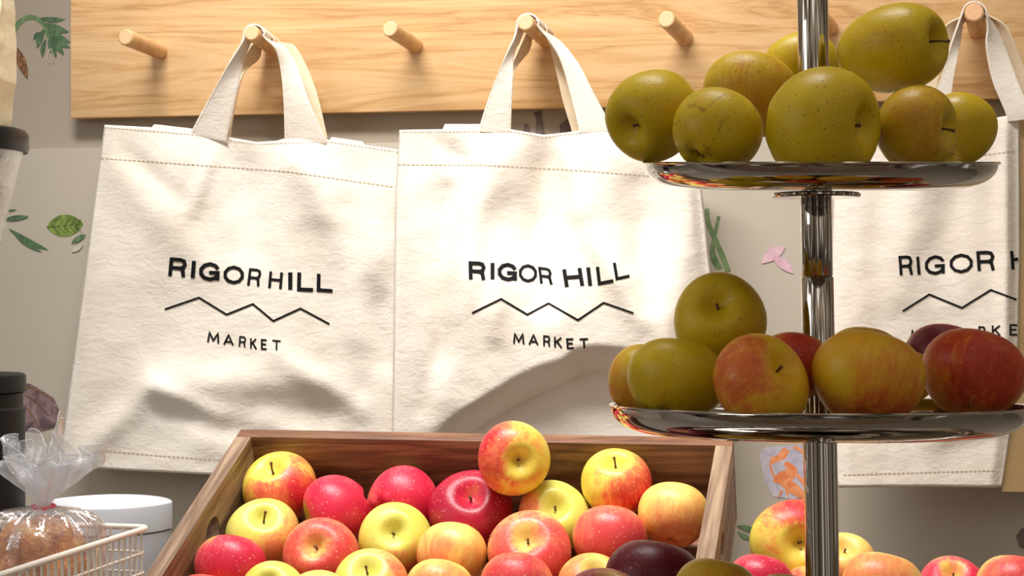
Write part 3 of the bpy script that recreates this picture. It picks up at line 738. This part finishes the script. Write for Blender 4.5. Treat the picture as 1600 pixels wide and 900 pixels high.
def apple(px, py, rp_, d, ax, kind, blush, label, group, hs=.92, stem=.45, rus=0, spin=0, var=0):
    """ax = (x, y, front?) where the stem points in the picture; blush likewise"""
    def v3(t):
        x, y = t[0], t[1]; sg = t[2] if len(t) > 2 else 1
        z = math.sqrt(max(0, 1-x*x-y*y))*sg
        return (RGT*x - UP*y - FWD*z).normalized()
    A = v3(ax)
    q = Vector((0, 0, 1)).rotation_difference(A) @ Quaternion((0, 0, 1), spin)
    if len(APPLES) < len(SETTLE):
        q_ = SETTLE[len(APPLES)]; px += q_[0]; py += q_[1]; d += q_[2]; rp_ *= q_[3]
    R = rp_/F*d
    base = AM[(var % 3, hs)]
    me = base.copy(); me.materials.clear()
    bl_ = q.inverted() @ v3(blush)
    me.materials.append(apple_mat(kind, bl_, rus))
    o = link('apple', me); o.location = PD(px, py, d); o.rotation_mode = 'QUATERNION'; o.rotation_quaternion = q; o.scale = (R, R, R)
    tag(o, label, 'apple', group)
    zoff = .58*hs-.02
    s = link('stem', STEMS[stem], o); s.location = (0, 0, zoff-.52)
    c = link('calyx', CALYX, o); c.location = (0, 0, -.72*hs-.02)
    APPLES.append(o)
    return o
def crate_d(px, py, w):
    """depth where the sight line meets the plane w in the tilted crate"""
    n = CW; p0 = CO+CW*w; dirv = FWD+RGT*((px-800)/F)+UP*((450-py)/F)
    return (p0-CAM).dot(n)/dirv.dot(n)
TL = math.radians(25)
CW = Vector((0, -math.sin(TL), math.cos(TL))); CV = Vector((0, -math.cos(TL), -math.sin(TL)))
CO = PD(392, 683, 2.02)
G = 'apples in the walnut crate'
C_ = [ # px, py, r, dw, axis, kind, blush, hs, stem, spin, label
 (438, 766, 59, 0, (-.25, -.78), 'yellow_red', (.6, .3), .92, .45, 0, 'yellow and orange-red apple in the far left corner of the crate'),
 (526, 797, 57, 0, (-.93, .25), 'pink', (.35, -.35), .92, .2, 1, 'deep pink apple lying on its side in the back left of the crate'),
 (629, 784, 58, 0, (.55, -.25, -1), 'pink', (.3, -.1), .92, .2, 2, 'pink apple showing its brown calyx at the back of the crate'),
 (736, 799, 67, 0, (.02, -.66), 'crimson', (0, .1), .84, .2, 3, 'wide crimson apple below the highest apple of the crate'),
 (802, 718, 57.5, .05, (.22, 0), 'yellow_red', (-.85, -.2), .92, .2, 1, 'highest apple in the crate, crimson left side and open stem hollow'),
 (863, 806, 58, 0, (.08, -.5), 'limeblush', (-.9, .1), .84, .2, 2, 'yellow-green apple with a dark stem right below the highest apple'),
 (964, 754, 57.5, .012, (-.05, -.86), 'yellow_red', (.7, .5), .92, .45, 4, 'yellow apple with red right cheek under the lower steel tray'),
 (1047, 803, 57, 0, (.15, -.88, -1), 'peach', (.1, .8), .92, .2, 0, 'pale orange apple against the right side of the crate'),
 (409, 836, 58, 0, (.12, -.72), 'limeblush', (.8, .5), .92, .45, 1, 'green-shouldered apple with upright dark stem by the left crate handle hole'),
 (502, 868, 59, 0, (-.1, -.44), 'coral', (.2, -.1), .92, .2, 2, 'coral and yellow apple with open hollow, second row left in the crate'),
 (618, 843, 58, 0, (.03, -.38), 'limeblush', (.1, .9), .92, .2, 3, 'bright yellow apple with open hollow and orange base, left of centre in the crate'),
 (707, 868, 56, 0, (.15, -.88, -1), 'peach', (-.5, .6), .92, .2, 5, 'plain yellow apple without visible stem in the middle of the crate'),
 (829, 864, 67, 0, (-.1, -.55), 'coral', (.2, .1), .84, .2, 1, 'wide salmon apple with a stub stem in front of the yellow-green one'),
 (953, 845, 59, 0, (.15, -.88, -1), 'coral', (.1, .0), .92, .2, 4, 'coral-red apple behind the dark red one, no stem showing'),
 (363, 884, 58.5, 0, (.15, -.88, -1), 'pink', (.5, -.1), .92, .2, 3, 'pink apple with yellow left cheek at the left side of the crate'),
 (424, 929, 52, 0, (-.1, -.55), 'limeblush', (.2, .9), .92, .2, 2, 'small lime-yellow apple cut by the bottom of the picture'),
 (580, 916, 58.5, 0, (-.12, -.72), 'limeblush', (.85, .0), .92, .45, 5, 'yellow apple with pink right cheek and tall stem at the picture bottom'),
 (686, 924, 54, 0, (.15, -.88, -1), 'peach', (.1, .2), .92, .2, 0, 'peach-coloured apple at the picture bottom, in front of the plain yellow one'),
 (805, 917, 59, 0, (.15, -.88, -1), 'coral', (-.1, -.2), .92, .2, 3, 'rosy apple at the picture bottom in front of the wide salmon one'),
 (924, 920, 55, 0, (.2, -.75), 'peach', (-.6, .1), .92, .2, 4, 'orange apple peeping out left of the dark red one'),
 (318, 948, 56, 0, (.15, -.88, -1), 'coral', (.1, -.5), .92, .2, 2, 'orange apple top just showing in the bottom left corner of the crate'),
 (500, 944, 56, 0, (.2, -.8), 'peach', (.1, .5), .92, .45, 1, 'apple whose stem just shows at the bottom edge of the picture'),
]
for i, (px, py, r, dw, ax, kd, bl2, hs, st, spn, lab) in enumerate(C_):
    d0 = crate_d(px, py, -.046+dw)
    apple(px, py, r*1.0, d0, ax, kd, bl2, lab, G, hs, st, 0, spn, i)
# --- stand geometry constants
DS = 1.30
def pole_x(py): return 1270+15*py/900
# upper tray apples
G1 = 'green apples on the top tray'
for a_ in [
 (1283, 198, 96, 1.205, (.80, .05), 'green', (.5, -.3), 'largest green apple at the front centre of the top tray', .92, .2, 0, 0),
 (1394, 76, 68, 1.262, (.74, -.08), 'green', (-.5, 0), 'big pale green apple crowning the top tray, long brown stem pointing right', 1.35, .75, 0, 1),
 (1022, 182, 73, 1.30, (-.62, .42), 'green', (0, 0), 'green apple overhanging the left rim of the top tray', 1.02, .2, 0, 2),
 (1120, 206, 71, 1.225, (.55, -.75, -1), 'green', (-.6, 0), 'green apple with a brown russet patch at front left of the top tray', .92, .2, .8, 0),
 (1171, 150, 73, 1.33, (.2, -.92, -1), 'russet', (.2, .2), 'speckled yellow-brown apple behind the front ones on the top tray', .92, .2, .25, 1),
 (1252, 108, 61, 1.375, (-.45, -.8, -1), 'green', (0, 0), 'green apple half hidden behind the steel pole on the top tray', .92, .45, 0, 2),
 (1432, 202, 67.5, 1.23, (.80, .03), 'russet', (-.2, 0), 'golden spotted apple with its stem hollow turned right on the top tray', .92, .45, .35, 0),
 (1500, 203, 56, 1.30, (.42, -.85, -1), 'green', (0, .3), 'dark green apple at the right end of the top tray', 1.02, .45, 0, 1)]:
    apple(a_[0], a_[1], a_[2], a_[3], a_[4], a_[5], a_[6], a_[7], G1, a_[8], a_[9], a_[10], acount[0]*1.3, a_[11])
G2 = 'apples on the middle tray'
for a_ in [
 (1187, 601, 79, 1.185, (.56, -.50), 'goldred', (-.8, -.2), 'golden apple with red shoulders at the front of the middle tray', .84, .2, 0, 0),
 (1355, 590, 89, 1.205, (.22, -.93, -1), 'goldred', (.3, .6), 'large golden-orange apple in front of the pole on the middle tray', .84, .2, 0, 1),
 (1520, 584, 82, 1.255, (.22, -.93, -1), 'darkred', (.3, -.4), 'largest dark red-orange apple at the right of the middle tray', .84, .2, 0, 2),
 (1058, 594, 77, 1.25, (.22, -.93, -1), 'green', (-.3, 0), 'wide yellow-green apple at front left of the middle tray', .84, .2, 0, 0),
 (1005, 594, 56, 1.335, (.35, -.88), 'gold', (-.9, .4), 'tan-cheeked apple with dark stem at the left end of the middle tray', 1.02, .2, 0, 1),
 (1125, 501, 73.5, 1.30, (-.17, -.46), 'green', (.4, .3), 'green-gold apple stacked highest on the middle tray, stem hollow facing out', .92, .2, 0, 2),
 (1242, 572, 58, 1.236, (.22, -.93, -1), 'darkred', (0, -.3), 'red apple in front of the pole, wedged between two golden apples', .92, .2, 0, 0),
 (1352, 568, 62, 1.40, (.22, -.93, -1), 'gold', (0, 0), 'pale tan apple just showing behind the large golden-orange one', .92, .2, 0, 1),
 (1418, 588, 44, 1.35, (.22, -.93, -1), 'goldred', (0, 0), 'small orange apple squeezed behind, between golden-orange and dark red apples', .92, .2, 0, 1),
 (1472, 563, 62, 1.385, (.22, -.93, -1), 'mauve', (0, 0), 'mauve-red apple behind the largest dark red one on the middle tray', .92, .2, 0, 2)]:
    apple(a_[0], a_[1], a_[2], a_[3], a_[4], a_[5], a_[6], a_[7], G2, a_[8], a_[9], a_[10], acount[0]*1.3, a_[11])
G3 = 'apples on the bottom tray'
for a_ in [
 (1022, 914, 76.5, 1.40, (.22, -.93, -1), 'maroon', (-.2, -.5), 'very dark red apple in front of the walnut crate, cut by the picture bottom', .92, .2),
 (1121, 931, 67, 1.36, (.22, -.93, -1), 'gold', (0, .3), 'mustard yellow apple right of the very dark red one', .92, .2),
 (940, 962, 74, 1.37, (.1, -.9), 'mauve', (0, 0), 'mauve apple just showing left of the very dark red one', .92, .2),
 (1232, 962, 70, 1.37, (.22, -.93, -1), 'goldred', (0, 0), 'orange-red apple just showing beneath the big hollow one by the pole', .92, .2)]:
    apple(a_[0], a_[1], a_[2], a_[3], a_[4], a_[5], a_[6], a_[7], G3, a_[8], a_[9], 0, acount[0]*1.3, acount[0])
G4 = 'apples in the low right crate'
for a_ in [
 (1240, 847, 69, 1.755, (.05, -.12), 'yellow_red', (.6, -.7), 'apple with deep stem hollow facing out, left of the lower pole', .92, .2),
 (1262, 934, 50, 1.72, (.2, -.9), 'coral', (0, 0), 'coral apple underneath the big one whose deep hollow faces out', .92, .2),
 (1188, 914, 53, 1.71, (.22, -.93, -1), 'pink', (0, 0), 'pink apple behind the mustard yellow one', .92, .2),
 (1318, 884, 52, 1.86, (-.05, -.82), 'peach', (.0, .9), 'pale yellow apple with a small stem right of the lower pole', .92, .2),
 (1378, 921, 64, 1.66, (.22, -.93, -1), 'peach', (-.4, -.3), 'orange-gold apple right of the lower pole, in front of the pale yellow one', .92, .2),
 (1489, 921, 53, 1.71, (-.1, -.78), 'pink', (0, 0), 'glossy pink apple with open top in the low right crate', .92, .2),
 (1586, 922, 61, 1.665, (.22, -.93, -1), 'coral', (.2, .0), 'coral apple in the bottom right corner of the picture', .92, .2)]:
    apple(a_[0], a_[1], a_[2], a_[3], a_[4], a_[5], a_[6], a_[7], G4, a_[8], a_[9], 0, acount[0]*1.3, acount[0])

# ================================================================== WALNUT CRATE
t_ = .018
cr = empty('wooden_crate', CO)
cr.rotation_euler = (0, 0, 0)
CWid = PY(1118, 695, CO.y).x-CO.x
Mloc = Matrix(((1, 0, 0), (0, CV.y, CW.y), (0, CV.z, CW.z))).to_4x4()      # local (u, v, w) -> world
rot = Matrix(((1, 0, 0), (0, -CV.y, CW.y), (0, -CV.z, CW.z)))              # right handed: (u, -v, w)
cr.rotation_euler = rot.to_euler()
tag(cr, 'tilted walnut crate with a hand hole in each side, full of pink and yellow apples', 'crate')
LV, HW = .308, .10
def cut(o, cutter_bm):
    me = bpy.data.meshes.new('c'); cutter_bm.to_mesh(me); cutter_bm.free()
    c = bpy.data.objects.new('c', me); COL.objects.link(c); c.matrix_world = Matrix.Identity(4)
    pm = o.parent; o.parent = None
    m = o.modifiers.new('b', 'BOOLEAN'); m.object = c; m.operation = 'DIFFERENCE'; m.solver = 'EXACT'
    dg = bpy.context.evaluated_depsgraph_get(); dg.update()
    nm = bpy.data.meshes.new_from_object(o.evaluated_get(dg)); o.modifiers.clear(); o.data = nm
    bpy.data.objects.remove(c); o.parent = pm
def side(x0, x1):
    o = box('side_panel', (x0, -LV, -HW), (x1, t_*0, 0), M_waly, cr)
    bm = bmesh.new(); pr = []
    for k in range(24):
        a_ = 2*PI*k/24; pr.append((-.144+.020*math.copysign(abs(math.cos(a_))**.8, math.cos(a_)), -.035+.0155*math.sin(a_)))
    A = [bm.verts.new((x0-.01, p[0], p[1])) for p in pr]; B = [bm.verts.new((x1+.01, p[0], p[1])) for p in pr]
    bm.faces.new(A); bm.faces.new(B[::-1])
    for k in range(24): bm.faces.new((A[k], A[(k+1) % 24], B[(k+1) % 24], B[k]))
    bmesh.ops.recalc_face_normals(bm, faces=bm.faces)
    cut(o, bm); return o
side(-t_, 0); side(CWid, CWid+t_)
box('back_panel', (-t_, .0005, -HW), (CWid+t_, t_, 0), M_wal, cr, .0008)
box('front_panel', (-t_, -LV-t_, -HW), (CWid+t_, -LV-.0005, 0), M_wal, cr, .0008)
box('bottom_panel', (.0005, -LV+.0005, -HW), (CWid-.0005, 0, -.0960), M_wal, cr)
rz = empty('crate_riser', (CO.x+CWid/2, CO.y-.03, ZC)); tag(rz, 'dark wooden block lifting the back of the tilted crate off the counter', 'riser')
bz = CO+CV*.09+CW*(-HW)
bm = bmesh.new()
y1 = CO.y-.03; pts = []
for w_ in (-CWid/2+.04, CWid/2-.04):
    for v_ in (.0, .12):
        P_ = CO+CV*v_+CW*(-HW-.0006)
        pts.append(Vector((w_, P_.y-y1, 0))); pts.append(Vector((w_, P_.y-y1, P_.z-ZC)))
vs = [bm.verts.new(p) for p in pts]
for f in ((0, 1, 3, 2), (4, 6, 7, 5), (0, 4, 5, 1), (2, 3, 7, 6), (1, 5, 7, 3), (0, 2, 6, 4)): bm.faces.new([vs[i] for i in f])
from_bm('block', bm, M_wal, rz)

# low crate on the right
x0 = -.160; x1 = PD(1700, 900, 1.75).x; ya, yb = 1.565, 1.955; zt = 1.037
lc = empty('wooden_crate', ((x0+x1)/2, (ya+yb)/2, ZC)); tag(lc, 'low wooden crate of mixed apples at the right below the hanging tote', 'crate')
ox, oy = (x0+x1)/2, (ya+yb)/2; zf = 1.027
box('side_panel', (x0-ox, ya-oy, 0), (x0-ox+.008, yb-oy, zt-ZC), M_waly, lc); box('side_panel', (x1-ox-.012, ya-oy, 0), (x1-ox, yb-oy, zt-ZC), M_waly, lc)
box('front_panel', (x0-ox+.0085, ya-oy, 0), (x1-ox-.0125, ya-oy+.012, zt-ZC), M_wal, lc); box('back_panel', (x0-ox+.0085, yb-oy-.012, 0), (x1-ox-.0125, yb-oy, zt-ZC), M_wal, lc)
box('bottom_panel', (x0-ox+.0085, ya-oy+.0125, 0), (x1-ox-.0125, yb-oy-.0125, zf-ZC), M_wal, lc)

# ================================================================== TIERED STAND
SB = PD(pole_x(900), 900, DS)
st = empty('tiered_fruit_stand', (SB.x, SB.y, ZC), (0, 0, YAW)); tag(st, 'polished steel three-tier fruit stand loaded with apples', 'fruit stand')
def tray(zc, R, depth, tilt, floor_z, name='tray', dxp=0):
    pr = []
    pr.append((.0118, -depth)); pr.append((R-.036, -depth)); 
    for k in range(9):
        a_ = k/8*PI/2; pr.append((R-.036+.036*math.sin(a_)**.9*.97, -depth+depth*(1-math.cos(a_))*.96))
    pr.append((R, -.0006)); pr.append((R+.0006, .0004)); pr.append((R-.0002, .0012)); pr.append((R-.0012, .0004))
    for k in range(8, -1, -1):
        a_ = k/8*PI/2; pr.append((R-.0375+.036*math.sin(a_)**.9*.97-.0002, -depth+.0016+depth*(1-math.cos(a_))*.94))
    pr.append((.0118, -depth+.0016))
    o = lathe(name, pr, M_steel, st, 128, closed=True, auto=60)
    o.location = (dxp, 0, zc-ZC); o.rotation_euler = (tilt, 0, 0); return o
zU = PD(1277, 255.5, DS).z; zL = PD(1277, 634, DS).z; zB = 1.096
tray(zU, .1275, .0185, math.radians(3.94), 0, 'top_tray', -.003)
tray(zL, .1515, .0200, math.radians(-1.4), 0, 'middle_tray', -.003)
tray(zB, .212, .022, 0, 0, 'bottom_tray')
def pole_seg(z0, z1, r):
    pr = [(0, z0), (r*.93, z0), (r, z0+.001), (r, z1-.001), (r*.93, z1), (0, z1)]
    o = lathe('pole', pr, M_steel, st, 48); return o
def zz(py): return PD(1277, py, DS).z-ZC
lean = math.radians(1.0)
piv = empty('pole_assembly')
bpy.data.objects.remove(piv)
for z0, z1, r in ((.012, zz(672), .0122), (zz(672), zz(432), .0118), (zz(432), zz(275), .0113), (zz(275), zz(-60), .0112)):
    o = pole_seg(z0, z1, r)
    o.rotation_euler = (0, -lean, 0); o.location = (0, 0, 0)
    # pole leans a degree to the left going up, like the photographed one
    h = zz(900); o.location = (h*math.sin(lean), 0, 0)
o = lathe('tray_collar', [(.011, 0), (.031, 0), (.032, .001), (.032, .0025), (.031, .0035), (.011, .0035)], M_steel, st, 64, closed=True)
o.location = (-.0045, 0, zz(309)); o.rotation_euler = (0, 0, 0)
o = lathe('tray_collar', [(.012, 0), (.031, 0), (.032, .001), (.032, .0025), (.031, .0035), (.012, .0035)], M_steel, st, 64, closed=True)
o.location = (0, 0, zz(672)-.003)
o = lathe('foot', [(0, 0), (.085, 0), (.087, .002), (.084, .006), (.03, .012), (.0135, .02), (0, .02)], M_steel, st, 96)
bpy.context.view_layer.update()

# ================================================================== LEFT SIDE THINGS
def lathe_at(name, prof, mat, par, n=72, auto=35): return lathe(name, prof, mat, par, n, auto=auto)
# matte black canister
dC = 1.86; pc = PD(-50, 584, dC); Hc = pc.z-ZC; rc = 88/F*dC
can = empty('canister', (pc.x, pc.y, ZC)); tag(can, 'matte black lidded canister at the left edge on the counter', 'canister')
pr = [(0, 0), (rc*.97, 0), (rc*.985, .003)]
for gz in (.10, .155, .17, .225):
    if gz < Hc-.035: pr += [(rc*.985, gz-.002), (rc*.965, gz-.001), (rc*.965, gz+.001), (rc*.985, gz+.002)]
pr += [(rc*.985, Hc-.036), (rc*.95, Hc-.034), (rc*.95, Hc-.020), (0, Hc-.020)]
lathe_at('canister_body', pr, M_black, can)
lathe_at('canister_lid', [(0, Hc-.019), (rc*.95, Hc-.019), (rc, Hc-.018), (rc, Hc-.004), (rc*.985, Hc-.001), (rc*.95, Hc), (rc*.3, Hc+.0005), (0, Hc+.0005)], M_black, can)
# clear tapered jar with black lid
pj = PD(-95, 578, dC); zb = pc.z+.0012; rt = 128/F*dC; rb = 43/F*dC; zt_ = PD(0, 234, dC).z
jar = empty('storage_jar', (pj.x, pj.y, zb)); tag(jar, 'clear tapered plastic jar of brown granola with black lid at the left edge', 'jar')
Hj = zt_-zb
lathe_at('jar_body', [(0, 0), (rb, 0), (rt, Hj), (rt-.002, Hj), (rb-.002, .003), (0, .003)], M_clear, jar)
zl = PD(0, 200, dC).z-zb
lathe_at('jar_lid', [(0, Hj-.002), (rt+.004, Hj-.002), (rt+.0055, Hj+.002), (rt+.005, Hj+.016), (rt+.002, zl-.002), (rt-.004, zl), (0, zl)], M_lid, jar)
hg = PD(0, 292, dC).z-zb; rg = rb+(rt-rb)*hg/Hj-.004
pr = [(0, .004), (rb-.004, .004), (rg*.6+rb*.4, hg*.6), (rg, hg*.97), (rg*.7, hg+.006), (0, hg+.012)]
bm = bmesh.new(); bm_lathe(bm, [(0, .004)]+[((rb-.004)+(rg-rb+.004)*k/24, .004+(hg-.004)*k/24) for k in range(25)]+[(rg*(1-k/10), hg+.010*math.sin(k/10*PI/2)) for k in range(1, 11)], 90)
for v in bm.verts:
    n_ = mnoise.noise(v.co*110)+.5*mnoise.noise(v.co*260); v.co += Vector((v.co.x, v.co.y, 0)).normalized()*(-.0015+.0014*n_)+Vector((0, 0, .002*n_ if v.co.z > .02 else 0))
a = NT('granola'); nn = a.noise(a.coord(), 120, 4, .7); a.set(Base_Color=a.ramp(nn, [(.35, lin((84, 52, 34))), (.55, lin((150, 104, 72))), (.7, lin((190, 150, 112)))]), Roughness=.9); a.bump(nn, .8, .004)
gr = from_bm('granola', bm, a.m, None, True); gr.location = (pj.x, pj.y, zb)
tag(gr, 'brown granola clusters filling the clear jar at the left edge', 'granola', kind='stuff')
# cream paper packet on the jar lid
pb = PD(-62, 198, dC+.0); base_z = zb+zl+.0006
hw = 75/F*dC; Hb = .17
bm = bmesh.new(); NR = 14; rows = []
for k in range(NR+1):
    t = k/NR; z = Hb*t
    w = hw*(.86+.14*smooth01(t/.3)) + .0006*math.sin(k*2.1); dp = .03*(1-.5*smooth01((t-.6)/.4))
    ring = []
    for (sx, sy) in ((-1, -1), (-.5, -1.05), (0, -1.08), (.5, -1.05), (1, -1), (.93, 0), (1, 1), (.5, 1.05), (0, 1.08), (-.5, 1.05), (-1, 1), (-.93, 0)):
        q = Vector((sx*w, sy*dp, z)); q += Vector((1, 1, 0))*.0015*mnoise.noise(q*40) if 0 < k else Vector()
        ring.append(bm.verts.new(q))
    rows.append(ring)
for a1, b1 in zip(rows, rows[1:]):
    for k in range(12): bm.faces.new((a1[k], a1[(k+1) % 12], b1[(k+1) % 12], b1[k]))
bm.faces.new(rows[0][::-1]); bm.faces.new(rows[-1])
pk_ = from_bm('paper_packet', bm, M_paper, None, False); pk_.location = (pb.x, pb.y, base_z); pk_.rotation_euler = (0, 0, YAW)
tag(pk_, 'cream paper packet standing on the black jar lid at the left edge', 'packet')

# white plastic tub with pointed oval top
dT = 1.93; ztop = PD(180, 783, dT).z; Ht = ztop-ZC
cT = PD(168, 783, dT); tub = empty('lidded_tub', (cT.x, cT.y, ZC), (0, 0, YAW))
tag(tub, 'white plastic oval tub with flat lid behind the wire basket', 'tub')
hwT = 101/F*dT; hd = .066
def oval(sc, z):
    out = []
    for k in range(72):
        a_ = 2*PI*k/72; c_, s_ = math.cos(a_), math.sin(a_)
        x_ = hwT*math.copysign(abs(c_)**1.0, c_); y_ = hd*math.copysign(abs(s_)**1.25, s_)
        out.append(Vector((x_*sc, y_*sc, z)))
    return out
def loft(name, rings, mat, par):
    bm = bmesh.new(); R_ = [[bm.verts.new(p) for p in r] for r in rings]
    for a1, b1 in zip(R_, R_[1:]):
        n = len(a1)
        for k in range(n): bm.faces.new((a1[k], a1[(k+1) % n], b1[(k+1) % n], b1[k]))
    bm.faces.new(R_[0][::-1]); bm.faces.new(R_[-1])
    return from_bm(name, bm, mat, par, True, 40)
loft('tub_body', [oval(.93, 0), oval(.95, .004), oval(.985, Ht-.032), oval(.985, Ht-.0305)], M_white, tub)
loft('tub_lid', [oval(.985, Ht-.0295), oval(1.0, Ht-.0285), oval(1.0, Ht-.003), oval(.992, Ht-.0008), oval(.97, Ht), oval(.955, Ht-.0012)], M_white, tub)

# wire basket
zr = PD(233, 824, 1.75).z
K = PD(233, 824, 1.75)                     # back right corner of the rim
wb = empty('wire_basket', (K.x-.16, K.y-.17, ZC)); tag(wb, 'white wire basket holding the cellophane-wrapped bread', 'basket')
XR, XL, YF, YK = .16, -.16, -.17, .17; ZR = zr-ZC
def rrect(ins, z, r=.012):
    pts = []
    for cx, cy, a0 in ((XR-r, YK-r, 0), (XL+r, YK-r, 90), (XL+r, YF+r, 180), (XR-r, YF+r, 270)):
        for k in range(6):
            a_ = math.radians(a0+k*18); pts.append(Vector((cx+(r-ins)*math.cos(a_), cy+(r-ins)*math.sin(a_), z)))
    return pts
def ringtube(name, pts, r):
    bm = bmesh.new(); n = 10; rings = []; N = len(pts)
    for i, p in enumerate(pts):
        t = (pts[(i+1) % N]-pts[i-1]).normalized(); s_ = t.cross(UP).normalized()
        rings.append([bm.verts.new(p+(s_*math.cos(2*PI*k/n)+UP*math.sin(2*PI*k/n))*r) for k in range(n)])
    for i in range(N):
        a1, b1 = rings[i], rings[(i+1) % N]
        for k in range(n): bm.faces.new((a1[k], a1[(k+1) % n], b1[(k+1) % n], b1[k]))
    return from_bm(name, bm, M_wire, wb, True)
ringtube('rim', rrect(0, ZR), .0030)
for k, dz in enumerate((.0235, .043, .075, .11)): ringtube('hoop_wire', rrect(.002, ZR-dz), .0014)
ringtube('base_wire', rrect(.002, .003), .0022)
for i in range(25):
    y_ = YF+.014+(YK-YF-.028)*i/24
    tube('upright_wire', [(XR-.0018, y_, .003), (XR-.0018, y_, ZR)], .0013, M_wire, wb, 8)
for i in range(24):
    x_ = XL+.014+(XR-XL-.028)*i/23
    tube('upright_wire', [(x_, YK-.0018, .003), (x_, YK-.0018, ZR)], .0013, M_wire, wb, 8)
    if i % 2 == 0: tube('bottom_wire', [(x_, YF+.002, .0025), (x_, YK-.002, .0025)], .0013, M_wire, wb, 8)
for i in range(0, 24, 2):
    x_ = XL+.014+(XR-XL-.028)*i/23
    tube('upright_wire', [(x_, YF+.0018, .003), (x_, YF+.0018, ZR)], .0013, M_wire, wb, 8)

# bread in a cellophane bag
a = NT('bread_crust'); v = a.coord(); n1 = a.noise(v, 45, 5, .65, .6); n2 = a.noise(a.coord((1, 1, 2.5)), 160, 4, .7)
a.set(Base_Color=a.ramp(a.math('ADD', a.math('MULTIPLY', n1, .7), a.math('MULTIPLY', n2, .3)), [(.38, lin((168, 84, 24))), (.5, lin((228, 142, 62))), (.62, lin((248, 196, 120)))]), Roughness=.6)
a.bump(a.math('ADD', n1, a.math('MULTIPLY', n2, .4)), .9, .006); M_bread = a.m
dB = 1.70
cB = PD(62, 893, dB)
bagz = ZC+.0062
LH = .5*(PD(62, 806, dB).z-bagz-.002)
bm = bmesh.new(); bmesh.ops.create_icosphere(bm, subdivisions=6, radius=1)
for v in bm.verts:
    c = v.co.copy(); th = math.atan2(c.y, c.x); q_ = math.sqrt(max(0, 1-c.z*c.z))
    tw = .075*(abs(math.cos(2.5*(th+c.z*1.9)))+abs(math.cos(2.5*(th-c.z*2.3)+1))-.9)*min(1, q_*1.6)
    n_ = mnoise.noise(c*3)*.05+mnoise.noise(c*9)*.02
    pw = (q_**.55/max(q_, 1e-4)) if q_ > 1e-3 else 0
    v.co = Vector((c.x*pw*.0475*(1+tw+n_), c.y*pw*.0415*(1+tw+n_), c.z*LH*(1+.5*(tw+n_)*(1 if c.z > 0 else 0))))
lf = from_bm('bread_loaf', bm, M_bread, None, True); lf.location = (cB.x, cB.y, bagz+.0012+LH)
tag(lf, 'golden brown braided bread loaf inside the clear cellophane bag', 'bread')

# envelope
neck = PD(68, 790, dB+.0)
cb = empty('cellophane_bag', (cB.x, cB.y, bagz)); tag(cb, 'clear crinkled cellophane bag of bread tied at the neck with red', 'bag')
Hn = neck.z-bagz; nx = (neck-cB); rnd = random.Random(5)
def crink(p, a_): return a_*(mnoise.noise(p*45)+.6*mnoise.noise(p*110))
NT_, NH = 120, 34; V = []; Fc = []
for j in range(NH+1):
    t = j/NH; z = Hn*t
    rr = .0575*(math.sin(PI*min(.5, .30+t*1.4))**.7)
    if t >= .80: rr = .050*math.sqrt(max(0, 1-((t-.80)/.20)**2.4))+.0075
    off = nx*(t**6); 
    for i in range(NT_):
        th = 2*PI*i/NT_; pl = 1+(.02+0.35*t**14)*math.sin(13*th+2*math.sin(3*th))*.8
        p = Vector((math.cos(th)*rr*1.05*pl, math.sin(th)*rr*.9*pl, z)); p += Vector((off.x, off.y, 0))
        p += Vector((math.cos(th), math.sin(th), .3))*crink(p, .0022*(1-t*.6)) if j else Vector()
        V.append(p)
for j in range(NH):
    for i in range(NT_): Fc.append((j*NT_+i, j*NT_+(i+1) % NT_, (j+1)*NT_+(i+1) % NT_, (j+1)*NT_+i))
Fc.append(tuple(range(NT_))[::-1])
bdy = mesh('bag_pouch', V, Fc, M_cello, cb, True)
md = bdy.modifiers.new('t', 'SOLIDIFY'); md.thickness = .0002
# ruffle: pleated fan with pointed tips
NT_, NH = 168, 26
tips = [(math.radians(a_), h_, l_) for a_, h_, l_ in ((75, .088, .022), (178, .066, .030), (10, .056, .040), (130, .066, .02), (300, .045, .03), (235, .05, .03))]
for nest, (ls, hs_, ph_) in enumerate(((1, 1, 0), (.62, .92, .5), (.34, .8, 1.1))):
    V = []; Fc = []
    for j in range(NH+1):
        t = j/NH
        for i in range(NT_):
            th = 2*PI*i/NT_; h = .040; l = .024
            for a_, hh, ll in tips:
                dth = (th+ph_-a_+PI) % (2*PI)-PI; g_ = math.exp(-(dth/.30)**2); h += (hh-.036)*g_; l += (ll-.022)*g_
            z = Hn-.002+h*t*hs_
            r_ = (.0075-.0018*nest)+l*ls*smooth01(t*1.15)*(1+.12*math.sin(5*th+1))
            r_ *= 1+(.10+.42*t)*math.sin((11-2*nest)*th+2.2*math.sin(2*th)+3*t)*.62
            p = Vector((nx.x+math.cos(th)*r_*.95, nx.y+math.sin(th)*r_*.8, z))
            p += Vector((mnoise.noise(p*60), mnoise.noise(p*60+Vector((9, 0, 0))), mnoise.noise(p*60+Vector((0, 9, 0)))))*.006*t
            V.append(p)
    for j in range(NH):
        for i in range(NT_): Fc.append((j*NT_+i, j*NT_+(i+1) % NT_, (j+1)*NT_+(i+1) % NT_, (j+1)*NT_+i))
    mesh('bag_ruffle', V, Fc, M_ruffle, cb, True)
    # the cut edge that catches light along the ruffle
    bm = bmesh.new(); bm_tube(bm, [V[NH*NT_+i] for i in range(NT_)]+[V[NH*NT_]], .0003, 5)
    from_bm('ruffle_edge', bm, M_white, cb, True)
tie = [Vector((nx.x+math.cos(2*PI*k/24)*.0105, nx.y+math.sin(2*PI*k/24)*.0095, Hn-.001+.0012*math.sin(2*PI*k/24))) for k in range(25)]
tube('twist_tie', tie, .0017, M_red, cb, 8)
